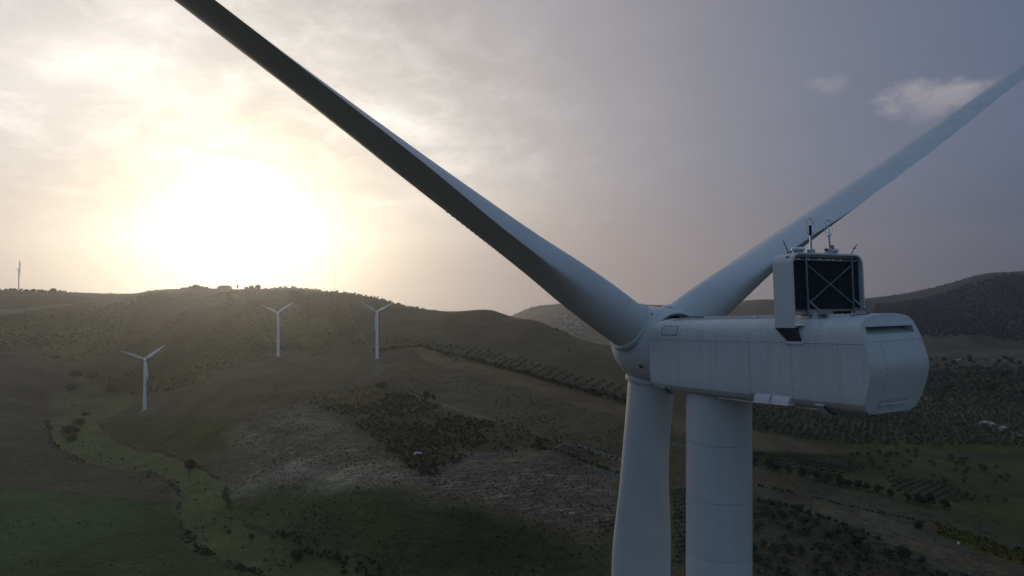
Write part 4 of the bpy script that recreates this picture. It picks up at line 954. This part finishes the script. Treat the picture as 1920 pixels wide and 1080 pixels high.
# single bushes and trees
ones = [(716, 727, BROAD, 1.15, 'dark round tree standing alone above the scrub hollow'), (357, 880, BROAD, 1.25, 'dark bushy tree at the bend of the creek'),
        (556, 1048, BROAD, .9, 'dark bush among the creek brambles at the slope foot'), (214, 735, BROAD, 1.7, 'dark bush in the creek fork beyond the creekside turbine'),
        (135, 730, BROAD, 1.5, 'dark bush at the head of the creek grass'), (142, 706, BROAD, 1.7, 'bush clump below the olive-green hillside'), (172, 708, BROAD, 1.6, 'smaller bush next to the clump below the hillside'),
        (132, 812, BROAD, 1.5, 'brownish thicket on the creek island'), (148, 796, BROAD, 1.2, 'tall thicket at the upper end of the creek island'), (161, 779, BROAD, .9, 'small dark bush past the creek island thicket'), (135, 826, BROAD, 1.0, 'low bush at the lower end of the creek island'),
        (800, 752, DARK, 1.8, 'dark bush on the track above the scrub hollow'), (812, 752, DARK, 1.3, 'smaller bush touching the one on the track'), (1722, 990, BROAD, .62, 'dark rounded tree beside the ditch before the yellow strip'),
        (1690, 1050, DARK, 1.7, 'dense dark tree near the coloured nets'), (1605, 1028, DARK, 1.3, 'dense upright tree at the bare edge of the grove'), (1550, 1008, DARK, .8, 'low golden-green bush on bare soil in the grove'),
        (1775, 700, BROAD, 1.0, 'big tree standing out on the far plain'), (1755, 704, BROAD, .9, 'dark tree clump behind the nacelle tail'), (797, 890, DARK, 1.0, 'bush at the tip of the scrub hollow'), (430, 1002, DARK, .7, 'low bush in the creek grass at the green field edge'),
        (470, 1010, DARK, .75, 'brown bush in the middle of the creek grass'), (1066, 660, DARK, .7, 'bush on the smooth hill slope')]
for px, py, kd, s_, lab in ones: plant(kd, at(px, py), s_, lab, 'tree' if 'tree' in lab else 'bush', 'tree' if 'tree' in lab else 'bush')
for px, s_, lab in ((62, 1.31, 'broad dark tree on the skyline at the foot of the lone turbine'), (80, 1.22, 'tree between the broad tree by the lone turbine and the tallest rounded one'), (100, 1.84, 'tallest rounded tree of the clump by the lone skyline turbine'), (112, 1.22, 'smaller tree touching the tallest rounded one by the lone turbine'),
                    (348, .85, 'tree at the end of the skyline thicket near the farmhouse'), (357, 1.25, 'tree in the skyline thicket near the farmhouse'), (367, 1.9, 'tallest tree in the skyline thicket near the farmhouse'), (377, 1.3, 'tree in the skyline thicket facing the farmhouse'), (462, .9, 'tree on the skyline past the farmhouse'), (472, 1.0, 'low tree on the skyline past the farmhouse'), (484, 1.55, 'rounded tree on the skyline crest past the farmhouse')):
    plant(BROAD, crest(px) - np.array((0, 0, .9 * s_)), s_, lab, 'tree', 'tree')
plant(DARK, crest(445.5), 1.0, 'slim tree alone on the skyline by the farmhouse', 'tree', 'tree', sz=2.0)

# ------------------------------------------------------------------ buildings and small things
def house(pos, w, d, h, rh, rot, label, wall='plaster', roof='roof_tile', name='farmhouse', hip=True, win=True):
    o = thing(name, (pos[0], pos[1], pos[2] - .3), label, 'house'); o.rotation_euler = (0, 0, rot)
    MB().box((0, 0, h / 2), (w, d, h)).build('wall', wall, o)
    e_ = .5; i_ = d / 2 if hip else 0
    ro = MB().add([(-w / 2 - e_, -d / 2 - e_, h), (w / 2 + e_, -d / 2 - e_, h), (w / 2 + e_, d / 2 + e_, h), (-w / 2 - e_, d / 2 + e_, h), (-w / 2 + i_, 0, h + rh), (w / 2 - i_, 0, h + rh)],
             [(0, 1, 5, 4), (2, 3, 4, 5), (1, 2, 5), (3, 0, 4), (3, 2, 1, 0)]).build('roof', roof, o)
    if win:
        for k in range(max(2, int(w / 4))):
            x_ = -w / 2 + (k + .5) * w / max(2, int(w / 4)); wi = MB().box((x_, -d / 2 - .02, h * .55), (1.0, .08, 1.2)).build('window', 'glass_dark', o)
            MB().box((x_, -d / 2 - .06, h * .55 - .68), (1.2, .16, .1)).build('sill', 'white_wall', wi)
        MB().box((w * .1, -d / 2 - .03, 1.05), (1.0, .1, 2.1)).build('door', 'bark', o)
        MB().box((w * .22, .2, h + rh * .8), (.7, .7, 1.6)).build('chimney', 'plaster', ro)
    return o
hp_ = crest(421); hs_ = house(hp_ - np.array((0, 0, .6)), 27, 9, 3.4, 4.2, .05, 'low farmhouse with hipped roof on the skyline below the sun')
aer = thing('aerial_mast', crest(425.5), 'thin aerial with crossbar standing beside the skyline farmhouse', 'aerial')
MB().tube((0, 0, -1), (0, 0, 16.5), .14, .09, 6).build('pole', 'steel', aer); MB().tube((-1.6, 0, 16), (2.2, 0, 16), .09, .09, 6).build('crossbar', 'steel', aer)
mp0 = crest(628); mm = thing('radio_mast', mp0, 'very thin tall radio mast rising from the ridge into the glow', 'mast')
mb = MB(); Hm = 92.0
for k in range(3):
    a_ = k * 2.094; MB().tube((.32 * math.cos(a_), .32 * math.sin(a_), -1), (.32 * math.cos(a_), .32 * math.sin(a_), Hm), .05, .05, 5).build('leg', 'steel', mm)
mb = MB()
for z in np.arange(0, Hm, 1.2):
    for k in range(3):
        a_, b_ = k * 2.094, (k + 1) * 2.094; mb.tube((.32 * math.cos(a_), .32 * math.sin(a_), z), (.32 * math.cos(b_), .32 * math.sin(b_), z + 1.2), .03, .03, 4)
tag(mb.build('lattice', 'steel', mm), kind='stuff'); MB().box((0, 0, 1.2), (1.6, 1.6, 2.4)).build('cabinet', 'white_wall', mm)
for k in range(3):
    a_ = k * 2.094 + .5; ex, ey = math.cos(a_) * 38, math.sin(a_) * 38; ez = float(hgt(mp0[0] + ex, mp0[1] + ey)) + ZC - mp0[2]
    MB().tube((ex, ey, ez), (0, 0, 70), .012, .012, 4).build('guy_wire', 'steel', mm)
# the village on the far slope
for k in range(30):
    px = 1068 + rng.normal(0, 22); py = 607 + (px - 1068) * .25 + rng.normal(0, 8); p = at(px, py)
    if p[1] < 1500 or px > 1130: continue
    house(p, rng.uniform(8, 15), rng.uniform(7, 10), rng.uniform(4, 8), 1.8, rng.uniform(-.5, .5), 'pale little house in the village on the far hazy slope', 'limestone', 'roof_tile', 'house', False, False)['group'] = 'houses of the far village'
for px, py, w_, lab in ((1845, 796, 6.5, 'white shed by the far lane, nearest the grove end'), (1858, 799, 4.5, 'small white shed next to the longer shed by the lane'), (1880, 806, 5, 'white shed further along the far lane'), (1797, 677, 10, 'single white farmhouse on the plain under the mountain'), (1700, 668, 8, 'pale barn on the plain behind the nacelle tail')):
    house(at(px, py), w_, 4.5, 2.8, 1.2, .3, lab, 'plaster', 'plaster', 'shed', False)
p = at(787, 850); o = thing('rock_outcrop', p, 'pale flat rock outcrop at the foot of the scrub hollow', 'rock')
for k in range(5):
    n_ = 9; r_ = 2.3 - .3 * k; t_ = np.arange(n_) * 2 * np.pi / n_; q_ = r_ * rng.uniform(.7, 1.2, n_); cx_ = rng.normal(0, .9) * (k > 0) * 2
    V2 = np.r_[np.c_[cx_ + np.cos(t_) * q_ * 1.5, np.sin(t_) * q_ * .8, np.full(n_, -.6)], np.c_[cx_ + np.cos(t_) * q_ * 1.25, np.sin(t_) * q_ * .6, .5 + .35 * rng.random(n_)]]
    MB().add(V2, [(i, (i + 1) % n_, n_ + (i + 1) % n_, n_ + i) for i in range(n_)] + [tuple(range(n_, 2 * n_))]).build('slab', 'limestone', o)
for px, py, L_, w_, rot, m_, lab in ((1722, 1051, 3.0, 1.2, .2, 'net_green', 'small green harvest net spread under the grove trees'), (1742, 1057, 4.4, 1.5, .1, 'net_green', 'larger teal harvest net spread beside the red one'), (1742, 1064, 6.8, 1.1, -.15, 'net_red', 'long red harvest net on the soil of the grove'), (1783, 1068, 2.6, 1.6, .3, 'net_green', 'green harvest net bundled at the end of the red net')):
    p = at(px, py); n_ = 14; V2 = []; F = []
    for lay in (0, 1):
        for i in range(n_):
            for j in range(6):
                x_ = (i / (n_ - 1) - .5) * L_; y_ = (j / 5 - .5) * w_ * (1 + .2 * math.sin(i * 1.3)); X_ = p[0] + x_ * math.cos(rot) - y_ * math.sin(rot); Y_ = p[1] + x_ * math.sin(rot) + y_ * math.cos(rot)
                V2.append((X_ - p[0], Y_ - p[1], float(hgt(X_, Y_)) + ZC - p[2] + .22 + .12 * math.sin(i * 1.7 + j) - .06 * lay))
        h_ = lay * n_ * 6; F += [(h_ + i * 6 + j, h_ + i * 6 + j + 1, h_ + (i + 1) * 6 + j + 1, h_ + (i + 1) * 6 + j) for i in range(n_ - 1) for j in range(5)]
    o = MB().add(V2, F).build('harvest_net', m_, None, 60, fix=False); o.location = p; tag(o, lab, 'net')
p = at(1797, 1020); o = thing('water_tank', p, 'small white water tank beside the yellow bush strip', 'tank')
MB().lathe((0, 0, 0), UP, [(-.2, .55), (.05, .6), (.9, .6), (1.1, .45), (1.15, .2)], 18).build('barrel', 'white_wall', o, 40); MB().lathe((0, 0, 1.15), UP, [(0, .26), (.12, .26), (.14, .2)], 14).build('lid', 'black_plastic', o)
P = at(1810, 1022)
p = at(1760, 700); p2 = at(1903, 1018)

# ------------------------------------------------------------------ haze
zt = float(GZ.max()) + ZC + 25; zb = float(GZ.min()) + ZC - 1.5
hz = MB().box((0, 0, (zt + zb) / 2), (13800, 13800, zt - zb)).build('haze', 'gelcoat', None)
hm = bpy.data.materials.new('haze_air'); hm.use_nodes = True; nt = hm.node_tree; nt.nodes.clear()
ho_ = nt.nodes.new('ShaderNodeOutputMaterial'); pv_ = nt.nodes.new('ShaderNodeVolumePrincipled')
pv_.inputs['Color'].default_value = (.92, .92, .95, 1); pv_.inputs['Density'].default_value = 7.5e-5; pv_.inputs['Anisotropy'].default_value = .84
nt.links.new(pv_.outputs[0], ho_.inputs['Volume']); hz.data.materials.clear(); hz.data.materials.append(hm); tag(hz, 'thin evening haze filling the air over the valley', 'haze', kind='stuff')
